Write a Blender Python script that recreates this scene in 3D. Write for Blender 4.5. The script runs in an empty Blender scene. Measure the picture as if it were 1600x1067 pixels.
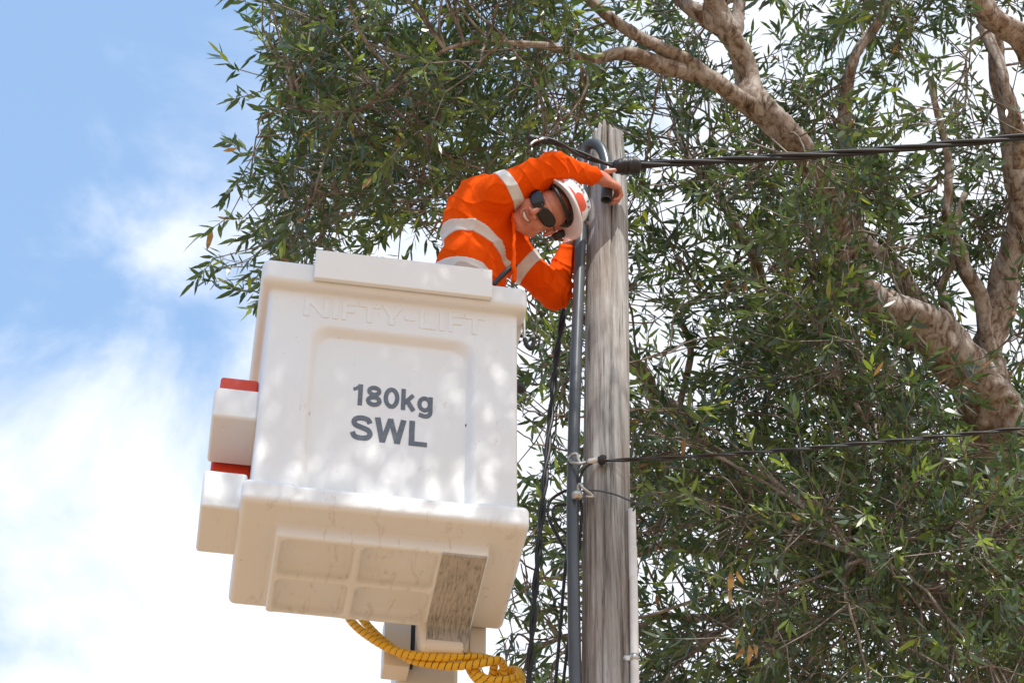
import bpy, bmesh, math, random
import numpy as np
from mathutils import Vector, Matrix

rng = np.random.default_rng(7)
random.seed(7)
scene = bpy.context.scene
COL = scene.collection

# ------------------------------------------------------------------ camera
F_PX, PITCH = 3590.0, math.radians(43.0)
CAM = np.array([0.0, 0.0, 1.6])
cd = bpy.data.cameras.new('camera')
cd.sensor_width = 36.0
cd.lens = F_PX * 36.0 / 1600.0
cd.clip_start, cd.clip_end = 0.05, 2000.0
cam = bpy.data.objects.new('camera', cd)
COL.objects.link(cam)
cam.location = CAM
cam.rotation_euler = (math.pi / 2 + PITCH, 0, 0)
scene.camera = cam

# ------------------------------------------------------------------ world
SUN_EL, SUN_AZ = math.radians(57.0), math.radians(20.0)   # azimuth from -Y towards +X
SUN = np.array([math.sin(SUN_AZ) * math.cos(SUN_EL), -math.cos(SUN_AZ) * math.cos(SUN_EL), math.sin(SUN_EL)])
w = bpy.data.worlds.new('World')
scene.world = w
w.use_nodes = True
nt = w.node_tree
nt.nodes.clear()
N = nt.nodes.new
L = nt.links.new
out = N('ShaderNodeOutputWorld')
bg = N('ShaderNodeBackground')
bg.inputs['Strength'].default_value = 0.15
sky = N('ShaderNodeTexSky')
sky.sky_type = 'NISHITA'
sky.sun_disc = False
sky.sun_elevation = SUN_EL
sky.sun_rotation = math.pi - SUN_AZ
sky.air_density = 1.0
sky.dust_density = 0.6
sky.ozone_density = 2.0
tc = N('ShaderNodeTexCoord')
mp = N('ShaderNodeMapping')
mp.inputs['Location'].default_value = (0.35, 2.1, 0.4)
mp.inputs['Scale'].default_value = (1.0, 1.0, 1.5)
L(tc.outputs['Generated'], mp.inputs['Vector'])
n1 = N('ShaderNodeTexNoise')
n1.inputs['Scale'].default_value = 6.5
n1.inputs['Detail'].default_value = 9
n1.inputs['Roughness'].default_value = 0.56
n1.inputs['Distortion'].default_value = 0.55
L(mp.outputs['Vector'], n1.inputs['Vector'])
dt = N('ShaderNodeVectorMath')
dt.operation = 'DOT_PRODUCT'
dt.inputs[1].default_value = (0.42, 0.0, -0.66)     # cloud banks low and to the right, clearer overhead
L(tc.outputs['Generated'], dt.inputs[0])
ma = N('ShaderNodeMath')
ma.operation = 'MULTIPLY_ADD'
ma.inputs[1].default_value = 3.5
ma.inputs[2].default_value = 1.72
L(dt.outputs['Value'], ma.inputs[0])
ad = N('ShaderNodeMath')
ad.operation = 'ADD'
L(n1.outputs['Fac'], ad.inputs[0])
L(ma.outputs[0], ad.inputs[1])
rp = N('ShaderNodeValToRGB')
rp.color_ramp.interpolation = 'EASE'
rp.color_ramp.elements[0].position = 0.34
rp.color_ramp.elements[0].color = (0.25,0.25,0.25,1)
rp.color_ramp.elements[1].position = 0.66
rp.color_ramp.elements[1].color = (1, 1, 1, 1)
L(ad.outputs[0], rp.inputs['Fac'])
mx = N('ShaderNodeMix')
mx.data_type = 'RGBA'
L(rp.outputs['Color'], mx.inputs['Factor'])
tn = N('ShaderNodeMix')
tn.data_type = 'RGBA'
tn.blend_type = 'MULTIPLY'
tn.inputs['Factor'].default_value = 1.0
tn.inputs['B'].default_value = (0.90, 1.82, 2.1, 1)
L(sky.outputs['Color'], tn.inputs['A'])
L(tn.outputs['Result'], mx.inputs['A'])
mx.inputs['B'].default_value = (7.0, 7.35, 8.0, 1)
L(mx.outputs['Result'], bg.inputs['Color'])
L(bg.outputs[0], out.inputs[0])

# ------------------------------------------------------------------ sun
sd = bpy.data.lights.new('sun', 'SUN')
sd.energy = 4.8
sd.angle = math.radians(0.53)
sd.color = (1.0, 0.965, 0.91)
sun = bpy.data.objects.new('sun', sd)
COL.objects.link(sun)
sun.rotation_euler = Vector(SUN.tolist()).to_track_quat('Z', 'Y').to_euler()
sun.location = (6, -8, 30)

vs = scene.view_settings
vs.view_transform = 'Standard'
vs.look = 'None'
vs.gamma = 1.0
vs.use_curve_mapping = False
vs.exposure = 0.04
scene.cycles.max_bounces = 8
scene.cycles.transparent_max_bounces = 8

# ------------------------------------------------------------------ photo pixel -> direction
FW = np.array([0, math.cos(PITCH), math.sin(PITCH)])
UP = np.array([0, -math.sin(PITCH), math.cos(PITCH)])
RT = np.array([1.0, 0, 0])
def ray(u, v): return FW + RT * (u - 800) / F_PX - UP * (v - 533.5) / F_PX
def P(u, v, y):
    r = ray(u, v)
    return CAM + r * (y / r[1])
def PD(u, v, d): return CAM + ray(u, v) * d
def proj(p):
    q = np.asarray(p) - CAM
    d = q @ FW
    return 800 + F_PX * (q @ RT) / d, 533.5 - F_PX * (q @ UP) / d, d

# ------------------------------------------------------------------ materials
def mat(name, col, rough=0.5, metal=0.0, spec=None):
    m = bpy.data.materials.new(name)
    m.use_nodes = True
    b = m.node_tree.nodes['Principled BSDF']
    b.inputs['Base Color'].default_value = (*col, 1)
    b.inputs['Roughness'].default_value = rough
    b.inputs['Metallic'].default_value = metal
    if spec is not None: b.inputs['Specular IOR Level'].default_value = spec
    return m, m.node_tree, b
def noise(t, scale, detail=5, rough=0.55, vec=None, stretch=None, dist=0.0, coord='Object'):
    c = t.nodes.new('ShaderNodeTexCoord')
    n = t.nodes.new('ShaderNodeTexNoise')
    n.inputs['Scale'].default_value = scale
    n.inputs['Detail'].default_value = detail
    n.inputs['Roughness'].default_value = rough
    n.inputs['Distortion'].default_value = dist
    if stretch:
        m = t.nodes.new('ShaderNodeMapping')
        m.inputs['Scale'].default_value = stretch
        t.links.new(c.outputs[coord], m.inputs['Vector'])
        t.links.new(m.outputs['Vector'], n.inputs['Vector'])
    else:
        t.links.new(c.outputs[coord], n.inputs['Vector'])
    return n.outputs['Fac']
def ramp(t, fac, stops):
    r = t.nodes.new('ShaderNodeValToRGB')
    while len(r.color_ramp.elements) < len(stops): r.color_ramp.elements.new(0.5)
    for e, (p, c) in zip(r.color_ramp.elements, stops):
        e.position = p
        e.color = (*c, 1) if len(c) == 3 else c
    t.links.new(fac, r.inputs['Fac'])
    return r.outputs['Color']
def mix(t, fac, a, b, mode='MIX'):
    m = t.nodes.new('ShaderNodeMix')
    m.data_type = 'RGBA'
    m.blend_type = mode
    for k, v in (('Factor', fac), ('A', a), ('B', b)):
        if isinstance(v, (int, float)): m.inputs[k].default_value = v
        elif isinstance(v, tuple): m.inputs[k].default_value = (*v, 1)
        else: t.links.new(v, m.inputs[k])
    return m.outputs['Result']
def bump(t, b, fac, strength=0.3, dist=0.01):
    n = t.nodes.new('ShaderNodeBump')
    n.inputs['Strength'].default_value = strength
    n.inputs['Distance'].default_value = dist
    t.links.new(fac, n.inputs['Height'])
    t.links.new(n.outputs['Normal'], b.inputs['Normal'])
G3 = lambda g: (g, g, g)

M = {}
def white_plastic(name, col, dirt, dirt_col, grime=False):
    m, t, b = mat(name, col, 0.42)
    s1 = ramp(t, noise(t, 5.0, 8, 0.68), [(0.56, G3(0)), (0.74, G3(1))])
    s2 = ramp(t, noise(t, 38.0, 4, 0.6, stretch=(1, 1, 0.35)), [(0.60, G3(0)), (0.70, G3(1))])
    k = mix(t, 1.0, s1, s2, 'MULTIPLY')
    kk = mix(t, 1.0, k, G3(dirt), 'MULTIPLY')
    c1 = mix(t, kk, col, dirt_col)
    s3 = ramp(t, noise(t, 2.2, 5, 0.6), [(0.35, G3(0)), (0.75, G3(0.22))])
    c2 = mix(t, s3, c1, (0.70, 0.64, 0.54))
    s4 = ramp(t, noise(t, 120.0, 2, 0.5), [(0.735, G3(0)), (0.76, G3(0.7))])
    c3 = mix(t, s4, c2, (0.25, 0.17, 0.10))
    if grime:
        tcx = t.nodes.new('ShaderNodeTexCoord')
        sep = t.nodes.new('ShaderNodeSeparateXYZ')
        t.links.new(tcx.outputs['Object'], sep.inputs[0])
        mr = t.nodes.new('ShaderNodeMapRange')
        mr.inputs['From Min'].default_value = 0.10
        mr.inputs['From Max'].default_value = -0.01
        t.links.new(sep.outputs['Z'], mr.inputs['Value'])
        w1 = ramp(t, noise(t, 7, 9, 0.72, stretch=(2.2, 0.7, 1), dist=1.2), [(0.57, G3(0)), (0.64, G3(0.30)), (0.66, G3(0.06)), (0.74, G3(0.5))])
        w2 = ramp(t, noise(t, 42, 4, 0.6, stretch=(0.25, 1, 1), dist=0.8), [(0.66, G3(0)), (0.71, G3(0.85))])
        w3 = mix(t, 1.0, ramp(t, noise(t, 4, 3), [(0.48, G3(0)), (0.60, G3(1))]), w2, 'MULTIPLY')
        ww = mix(t, 1.0, mix(t, 1.0, w1, w3, 'ADD'), mr.outputs['Result'], 'MULTIPLY')
        c3 = mix(t, ww, c3, (0.36, 0.21, 0.11))
    t.links.new(c3, b.inputs['Base Color'])
    bump(t, b, noise(t, 90, 3), 0.05, 0.002)
    return m
M['shell'] = white_plastic('aged_white_fibreglass', (0.77, 0.79, 0.80), 0.95, (0.30, 0.17, 0.08), True)
M['board'] = white_plastic('white_board', (0.82, 0.82, 0.80), 0.2, (0.4, 0.35, 0.28))
M['arm'] = white_plastic('cream_painted_steel', (0.76, 0.72, 0.65), 0.9, (0.22, 0.13, 0.08))
m, t, b = mat('scuffed_strip', (0.4, 0.37, 0.33), 0.7)
s = noise(t, 14, 8, 0.75, stretch=(9, 1.0, 1))
s2 = noise(t, 6, 6, 0.7)
c = ramp(t, s, [(0.36, (0.06, 0.055, 0.05)), (0.46, (0.30, 0.285, 0.26)), (0.62, (0.50, 0.475, 0.44))])
t.links.new(mix(t, ramp(t, s2, [(0.42, G3(0)), (0.62, G3(0.6))]), c, (0.50, 0.465, 0.42)), b.inputs['Base Color'])
bump(t, b, s, 0.3, 0.003)
M['scuff'] = m
m, t, b = mat('dark_grime', (0.05, 0.042, 0.035), 0.9)
M['grime'] = m
m, t, b = mat('slate_lettering', (0.105, 0.125, 0.155), 0.45)
t.links.new(mix(t, ramp(t, noise(t, 30, 6, 0.7), [(0.45, G3(0)), (0.75, G3(0.35))]), (0.10, 0.12, 0.15), (0.30, 0.32, 0.35)), b.inputs['Base Color'])
M['letters'] = m
m, t, b = mat('red_plastic', (0.72, 0.055, 0.02), 0.4)
t.links.new(mix(t, noise(t, 12, 4), (0.62, 0.04, 0.015), (0.78, 0.08, 0.03)), b.inputs['Base Color'])
M['red'] = m
m, t, b = mat('galvanised_steel', (0.55, 0.55, 0.54), 0.38, 0.9)
t.links.new(mix(t, noise(t, 60, 4), (0.35, 0.34, 0.32), (0.68, 0.68, 0.66)), b.inputs['Base Color'])
M['steel'] = m
m, t, b = mat('black_rubber', (0.018, 0.018, 0.02), 0.5)
bump(t, b, noise(t, 200, 3), 0.15, 0.001)
M['black'] = m
m, t, b = mat('yellow_hose_wrap', (0.82, 0.45, 0.012), 0.42)
t.links.new(mix(t, noise(t, 25, 5), (0.70, 0.36, 0.01), (0.88, 0.52, 0.02)), b.inputs['Base Color'])
M['yellow'] = m
m, t, b = mat('grey_conduit_plastic', (0.12, 0.145, 0.17), 0.32)
t.links.new(mix(t, noise(t, 20, 5, stretch=(1, 1, 0.2)), (0.045, 0.053, 0.062), (0.085, 0.098, 0.112)), b.inputs['Base Color'])
M['conduit'] = m
m, t, b = mat('white_conduit_plastic', (0.72, 0.70, 0.67), 0.4)
t.links.new(mix(t, ramp(t, noise(t, 9, 6, 0.7), [(0.45, G3(0)), (0.8, G3(0.6))]), (0.74, 0.72, 0.70), (0.45, 0.40, 0.34)), b.inputs['Base Color'])
M['whitepipe'] = m
# weathered pole timber
m, t, b = mat('weathered_timber', (0.3, 0.28, 0.25), 0.85, spec=0.2)
g1 = noise(t, 26, 9, 0.72, stretch=(1, 1, 0.045), dist=0.25)
g2 = noise(t, 5.5, 6, 0.62, stretch=(1, 1, 0.28))
g3 = noise(t, 120, 7, 0.75, stretch=(1, 1, 0.016))
c1 = ramp(t, g1, [(0.30, (0.06, 0.052, 0.046)), (0.42, (0.24, 0.232, 0.22)), (0.54, (0.40, 0.395, 0.38)), (0.68, (0.60, 0.59, 0.575))])
c2 = mix(t, ramp(t, g2, [(0.45, G3(0)), (0.66, G3(0.85))]), c1, (0.20, 0.115, 0.065), 'MIX')
c2b = mix(t, 0.45, c1, c2)
c3 = mix(t, ramp(t, g3, [(0.35, G3(0.9)), (0.43, G3(0))]), c2b, (0.05, 0.038, 0.03))
t.links.new(c3, b.inputs['Base Color'])
bump(t, b, g3, 0.75, 0.006)
M['timber'] = m
# paperbark
m, t, b = mat('paperbark', (0.5, 0.4, 0.3), 0.85, spec=0.15)
g1 = noise(t, 5.0, 9, 0.7, dist=0.7)
g2 = noise(t, 22, 8, 0.75, stretch=(1, 1, 0.35), dist=0.6)
c1 = ramp(t, g2, [(0.34, (0.05, 0.032, 0.024)), (0.44, (0.22, 0.16, 0.12)), (0.52, (0.40, 0.345, 0.30)), (0.70, (0.58, 0.53, 0.49))])
c2 = mix(t, ramp(t, g1, [(0.50, G3(0)), (0.60, G3(0.6))]), c1, (0.18, 0.11, 0.07))
t.links.new(c2, b.inputs['Base Color'])
bump(t, b, g2, 0.9, 0.02)
M['bark'] = m
m, t, b = mat('twig_bark', (0.2, 0.15, 0.11), 0.85, spec=0.1)
t.links.new(ramp(t, noise(t, 9, 5, 0.7), [(0.35, (0.10, 0.075, 0.06)), (0.65, (0.34, 0.295, 0.255))]), b.inputs['Base Color'])
M['twig'] = m
# leaves: attribute 'tint' 0..1 picks the leaf's own colour
def leaf_mat(name, stops):
    m = bpy.data.materials.new(name)
    m.use_nodes = True
    t = m.node_tree
    b = t.nodes['Principled BSDF']
    o = t.nodes['Material Output']
    a = t.nodes.new('ShaderNodeAttribute')
    a.attribute_name = 'tint'
    c = ramp(t, a.outputs['Fac'], stops)
    t.links.new(c, b.inputs['Base Color'])
    b.inputs['Roughness'].default_value = 0.33
    b.inputs['Specular IOR Level'].default_value = 0.8
    tr = t.nodes.new('ShaderNodeBsdfTranslucent')
    c2 = mix(t, 1.0, c, (1.7, 1.7, 0.8), 'MULTIPLY')
    t.links.new(c2, tr.inputs['Color'])
    ms = t.nodes.new('ShaderNodeMixShader')
    ms.inputs[0].default_value = 0.38
    t.links.new(b.outputs[0], ms.inputs[1])
    t.links.new(tr.outputs[0], ms.inputs[2])
    t.links.new(ms.outputs[0], o.inputs['Surface'])
    return m
M['leaf'] = leaf_mat('melaleuca_leaf', [(0.0, (0.034, 0.060, 0.034)), (0.35, (0.060, 0.098, 0.044)), (0.70, (0.125, 0.175, 0.066)), (0.88, (0.26, 0.34, 0.060)), (0.96, (0.32, 0.30, 0.05)), (1.0, (0.30, 0.17, 0.09))])
# person
m, t, b = mat('skin', (0.50, 0.22, 0.14), 0.45)
b.inputs['Subsurface Weight'].default_value = 0.12
b.inputs['Subsurface Radius'].default_value = (0.012, 0.005, 0.003)
t.links.new(ramp(t, noise(t, 30, 5, 0.6), [(0.3, (0.50, 0.185, 0.125)), (0.7, (0.62, 0.275, 0.19))]), b.inputs['Base Color'])
M['skin'] = m
m, t, b = mat('orange_cotton_drill', (0.80, 0.10, 0.004), 0.9, spec=0.06)
t.links.new(mix(t, noise(t, 16, 5), (0.72, 0.068, 0.002), (0.84, 0.098, 0.003)), b.inputs['Base Color'])
bump(t, b, noise(t, 26, 5, 0.5, stretch=(1.0, 1.0, 0.45), dist=1.3), 0.55, 0.012)
M['orange'] = m
m, t, b = mat('reflective_tape', (0.62, 0.60, 0.58), 0.45)
t.links.new(mix(t, noise(t, 40, 4), (0.56, 0.54, 0.52), (0.70, 0.68, 0.66)), b.inputs['Base Color'])
M['tape'] = m
M['navy'] = mat('navy_trousers', (0.02, 0.025, 0.05), 0.85)[0]
M['helmet'] = mat('white_helmet_shell', (0.78, 0.78, 0.80), 0.3)[0]
M['helmet_red'] = mat('red_helmet_sticker', (0.75, 0.09, 0.03), 0.4)[0]
M['lens'] = mat('dark_lens', (0.006, 0.006, 0.007), 0.08)[0]
M['teeth'] = mat('teeth', (0.78, 0.70, 0.58), 0.25)[0]
M['lips'] = mat('lips', (0.36, 0.12, 0.09), 0.45)[0]
M['hair'] = mat('dark_hair', (0.03, 0.02, 0.015), 0.6)[0]
m, t, b = mat('leather_boot', (0.08, 0.05, 0.03), 0.6)
M['boot'] = m
# ground: pale dry verge and concrete
m, t, b = mat('pale_dry_verge', (0.4, 0.33, 0.25), 0.95, spec=0.1)
t.links.new(mix(t, noise(t, 0.5, 8, 0.7), (0.31, 0.195, 0.11), (0.40, 0.26, 0.15)), b.inputs['Base Color'])
bump(t, b, noise(t, 20, 6), 0.6, 0.03)
M['ground'] = m

# ------------------------------------------------------------------ mesh helpers
def link(name, me, material=None, parent=None, smooth=True):
    if material is not None:
        me.materials.clear()
        me.materials.append(material)
    if smooth and len(me.polygons):
        me.polygons.foreach_set('use_smooth', np.ones(len(me.polygons), dtype=bool))
    o = bpy.data.objects.new(name, me)
    COL.objects.link(o)
    if parent is not None: o.parent = parent
    return o
def mesh(name, V, Fc):
    me = bpy.data.meshes.new(name)
    me.from_pydata(np.asarray(V).tolist(), [], [list(map(int, f)) for f in Fc])
    me.validate()
    me.update()
    return me
def fast_mesh(name, V, Q):
    """V (n,3), Q (m,k) constant face size"""
    me = bpy.data.meshes.new(name)
    V = np.asarray(V, dtype=np.float32)
    Q = np.asarray(Q, dtype=np.int32)
    me.vertices.add(len(V))
    me.vertices.foreach_set('co', V.ravel())
    k = Q.shape[1]
    me.loops.add(Q.size)
    me.loops.foreach_set('vertex_index', Q.ravel())
    me.polygons.add(len(Q))
    me.polygons.foreach_set('loop_start', np.arange(0, Q.size, k, dtype=np.int32))
    me.update(calc_edges=True)
    return me
def thing(name, label, cat, loc=(0, 0, 0), group=None):
    o = bpy.data.objects.new(name, None)
    COL.objects.link(o)
    o.location = loc
    o.empty_display_size = 0.1
    return tag(o, label, cat, group)
def tag(o, label, cat, group=None):
    o['label'] = label
    o['category'] = cat
    if group: o['group'] = group
    return o
def keep_world(o, parent):
    o.parent = parent
    o.matrix_parent_inverse = Matrix.Translation(-Vector(parent.location))
    return o

def spline(pts, n, extra=None):
    """Catmull-Rom through pts, n samples, optional per-point scalar"""
    p = np.asarray(pts, float)
    if len(p) == 2:
        p = np.array([p[0], (p[0] * 2 + p[1]) / 3, (p[0] + p[1] * 2) / 3, p[1]])
        if extra is not None:
            e = np.asarray(extra, float)
            extra = [e[0], (e[0] * 2 + e[1]) / 3, (e[0] + e[1] * 2) / 3, e[1]]
    q = np.vstack([2 * p[0] - p[1], p, 2 * p[-1] - p[-2]])
    seg = len(p) - 1
    ts = np.linspace(0, seg - 1e-6, n)
    i = ts.astype(int)
    f = (ts - i)[:, None]
    a, b_, c_, d_ = q[i], q[i + 1], q[i + 2], q[i + 3]
    r = 0.5 * (2 * b_ + (c_ - a) * f + (2 * a - 5 * b_ + 4 * c_ - d_) * f ** 2 + (3 * b_ - a - 3 * c_ + d_) * f ** 3)
    if extra is None: return r
    e = np.interp(ts, np.arange(seg + 1), np.asarray(extra, float))
    return r, e
def frames(pts):
    p = np.asarray(pts, float)
    T = np.gradient(p, axis=0)
    T /= np.linalg.norm(T, axis=1)[:, None] + 1e-12
    ref = np.array([0, 0, 1.0]) if abs(T[0][2]) < 0.9 else np.array([1.0, 0, 0])
    n = np.cross(T[0], ref)
    n /= np.linalg.norm(n)
    Ns = [n]
    for k in range(1, len(p)):
        n = n - T[k] * (n @ T[k])
        n /= np.linalg.norm(n) + 1e-12
        Ns.append(n)
    Ns = np.array(Ns)
    return T, Ns, np.cross(T, Ns)
def tube_vf(pts, rad, sides=12, cap=True, rfun=None, base=0):
    p = np.asarray(pts, float)
    n = len(p)
    rad = np.broadcast_to(np.asarray(rad, float), (n,))
    T, A, B = frames(p)
    th = np.linspace(0, 2 * math.pi, sides, endpoint=False)
    R = np.repeat(rad[:, None], sides, 1)
    if rfun is not None:
        s = np.concatenate([[0], np.cumsum(np.linalg.norm(np.diff(p, axis=0), axis=1))])
        R = R * rfun(s[:, None], th[None, :])
    V = p[:, None, :] + R[..., None] * (np.cos(th)[None, :, None] * A[:, None, :] + np.sin(th)[None, :, None] * B[:, None, :])
    V = V.reshape(-1, 3)
    i = np.arange(n - 1)[:, None] * sides
    j = np.arange(sides)[None, :]
    k = (j + 1) % sides
    Q = np.stack([i + j, i + k, i + sides + k, i + sides + j], -1).reshape(-1, 4)
    faces = [tuple(f) for f in (Q + base)]
    if cap:
        faces.append(tuple(base + x for x in range(sides - 1, -1, -1)))
        faces.append(tuple(base + (n - 1) * sides + x for x in range(sides)))
    return V, faces
def tube(name, pts, rad, material, parent=None, sides=12, n=None, **k):
    if n: 
        if np.ndim(rad): pts, rad = spline(pts, n, rad)
        else: pts = spline(pts, n)
    V, Fc = tube_vf(pts, rad, sides, **k)
    return link(name, mesh(name, V, Fc), material, parent)
def box_vf(lo, hi, base=0):
    x0, y0, z0 = lo
    x1, y1, z1 = hi
    V = [(x0, y0, z0), (x1, y0, z0), (x1, y1, z0), (x0, y1, z0), (x0, y0, z1), (x1, y0, z1), (x1, y1, z1), (x0, y1, z1)]
    Fc = [(0, 3, 2, 1), (4, 5, 6, 7), (0, 1, 5, 4), (1, 2, 6, 5), (2, 3, 7, 6), (3, 0, 4, 7)]
    return V, [tuple(base + i for i in f) for f in Fc]
def box(name, lo, hi, material, parent=None, bevel=0.01, seg=3, taper=None):
    V, Fc = box_vf(lo, hi)
    if taper: V = [taper(*v) for v in V]
    o = link(name, mesh(name, V, Fc), material, parent)
    md = o.modifiers.new('bevel', 'BEVEL')
    md.width = bevel
    md.segments = seg
    md.limit_method = 'NONE'
    o.modifiers.new('wn', 'WEIGHTED_NORMAL')
    return o

def surfnet(Fd, origin, h):
    """naive surface nets, inside < 0"""
    s = Fd < 0
    nx, ny, nz = Fd.shape
    cnt = np.zeros((nx - 1, ny - 1, nz - 1), np.uint8)
    offs = [(a, b_, c_) for a in (0, 1) for b_ in (0, 1) for c_ in (0, 1)]
    for a, b_, c_ in offs: cnt += s[a:nx - 1 + a, b_:ny - 1 + b_, c_:nz - 1 + c_]
    act = (cnt > 0) & (cnt < 8)
    idx = np.argwhere(act)
    cid = np.full(act.shape, -1, np.int32)
    cid[act] = np.arange(len(idx))
    acc = np.zeros((len(idx), 3))
    num = np.zeros(len(idx))
    val = {o: Fd[idx[:, 0] + o[0], idx[:, 1] + o[1], idx[:, 2] + o[2]] for o in offs}
    for o in offs:
        for ax in range(3):
            if o[ax]: continue
            o2 = list(o)
            o2[ax] = 1
            o2 = tuple(o2)
            va, vb = val[o], val[o2]
            m_ = (va < 0) != (vb < 0)
            tt = va[m_] / (va[m_] - vb[m_])
            pt = np.tile(np.array(o, float), (m_.sum(), 1))
            pt[:, ax] += tt
            acc[m_] += pt
            num[m_] += 1
    V = (idx + acc / num[:, None]) * h + np.asarray(origin)
    Q = []
    for ax in range(3):
        sa = np.moveaxis(s, ax, 0)
        ca = np.moveaxis(cid, ax, 0)
        d = sa[:-1] != sa[1:]
        e = np.argwhere(d[:, 1:-1, 1:-1])
        i, j, k = e[:, 0], e[:, 1] + 1, e[:, 2] + 1
        q = np.stack([ca[i, j - 1, k - 1], ca[i, j, k - 1], ca[i, j, k], ca[i, j - 1, k]], 1)
        flip = sa[i, j, k] == (ax == 1)
        q[flip] = q[flip][:, ::-1]
        Q.append(q)
    Q = np.vstack(Q)
    Q = Q[(Q >= 0).all(1)]
    return V, Q[:, ::-1]

def text_mesh(s, offset=0.0, space=1.0, extrude=0.0):
    """text as V,F in text units (baseline 0)"""
    c = bpy.data.curves.new('t', 'FONT')
    c.body = s
    c.size = 1.0
    c.offset = offset
    c.space_character = space
    c.extrude = extrude
    c.resolution_u = 6
    o = bpy.data.objects.new('t', c)
    COL.objects.link(o)
    dg = bpy.context.evaluated_depsgraph_get()
    me = bpy.data.meshes.new_from_object(o.evaluated_get(dg))
    bpy.data.objects.remove(o)
    V = np.array([v.co[:] for v in me.vertices])
    Fc = [tuple(p.vertices) for p in me.polygons]
    bpy.data.meshes.remove(me)
    return V, Fc

# ================================================================== GROUND
V = [(-400, -400, 0), (400, -400, 0), (400, 400, 0), (-400, 400, 0)]
g = link('ground', mesh('ground', V, [(0, 1, 2, 3)]), M['ground'], smooth=False)
g['kind'] = 'structure'

# ================================================================== BOOM LIFT WITH BUCKET
OB = np.array([-1.009, 6.644, 7.0])
TH = math.radians(9.3)
XB = np.array([math.cos(TH), math.sin(TH), 0])
YB = np.array([-math.sin(TH), math.cos(TH), 0])
def toloc(p):
    d = np.asarray(p) - OB
    return np.array([d @ XB, d @ YB, d[2]])
def pl(u, v, yl):
    r = ray(u, v)
    t_ = ((OB - CAM) @ YB + yl) / (r @ YB)
    return toloc(CAM + r * t_)
def plz(u, v, zl):
    r = ray(u, v)
    return toloc(CAM + r * ((OB[2] + zl - CAM[2]) / r[2]))
lift = thing('boom_lift', 'white fibreglass lift bucket on a cream boom with yellow wrapped hoses', 'boom lift', OB)
lift.rotation_euler = (0, 0, TH)

H = 0.0062
ox, oy, oz = -0.05, -0.05, -0.11
gx = (np.arange(0, int(1.19 / H)) * H + ox).astype(np.float32)[:, None, None]
gy = (np.arange(0, int(0.78 / H)) * H + oy).astype(np.float32)[None, :, None]
gz = (np.arange(0, int(1.42 / H)) * H + oz).astype(np.float32)[None, None, :]
def rbox(lo, hi, r):
    c = [(a + b_) / 2 for a, b_ in zip(lo, hi)]
    e = [(b_ - a) / 2 - r for a, b_ in zip(lo, hi)]
    qx, qy, qz = np.abs(gx - c[0]) - e[0], np.abs(gy - c[1]) - e[1], np.abs(gz - c[2]) - e[2]
    return np.sqrt(np.maximum(qx, 0) ** 2 + np.maximum(qy, 0) ** 2 + np.maximum(qz, 0) ** 2) + np.minimum(np.maximum(qx, np.maximum(qy, qz)), 0) - r
def smin(a, b_, k):
    h_ = np.maximum(k - np.abs(a - b_), 0) / k
    return np.minimum(a, b_) - h_ * h_ * k * 0.25
def smax(a, b_, k): return -smin(-a, -b_, k)
fld = rbox((0.032, 0.040, 0.02), (1.053, 0.66, 1.24), 0.022)                       # wall block
fl = rbox((0.0, 0.0, 0.0), (1.092, 0.675, 0.108), 0.026)                           # base flange
fld = smin(fld, fl, 0.012)
fld = smin(fld, rbox((-0.008, -0.008, 1.135), (1.088, 0.69, 1.263), 0.030), 0.012)   # rim
fld = smin(fld, rbox((0.146, 0.122, -0.062), (0.956, 0.612, 0.05), 0.012), 0.014)   # raised belly pan
for xa, xb in ((0.172, 0.446), (0.480, 0.764)):
    for ya, yb in ((0.150, 0.372), (0.398, 0.596)):
        fld = smax(fld, -rbox((xa, ya, -0.12), (xb, yb, -0.010), 0.024), 0.018)       # four pockets
# recessed front panel with sloping sides, round upper corners
zt = pl(600, 519, 0.04)[2]
px0, px1 = pl(484, 556, 0.04)[0], pl(741, 560, 0.04)[0]
dyp = gy - 0.04
slope = np.clip(dyp, -0.02, 0.06)
qx = np.abs(gx - (px0 + px1) / 2) - ((px1 - px0) / 2 - 0.075) + 0.75 * slope
qz = (gz - (zt - 0.075)) + 0.9 * slope
rec = np.sqrt(np.maximum(qx, 0) ** 2 + np.maximum(qz, 0) ** 2) + np.minimum(np.maximum(qx, qz), 0) - 0.075
rec = np.maximum(rec * 0.78, dyp - 0.034)
rec = np.maximum(rec, 0.09 - gz)
fld = smax(fld, -rec, 0.012)
fld = smax(fld, -rbox((0.085, 0.105, 0.13), (1.0, 0.60, 1.6), 0.03), 0.02)           # hollow inside
V, Q = surfnet(fld, (ox, oy, oz), H)
bucket = link('bucket', fast_mesh('bucket', V, Q), M['shell'], lift)
del fld, rec, fl

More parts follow.
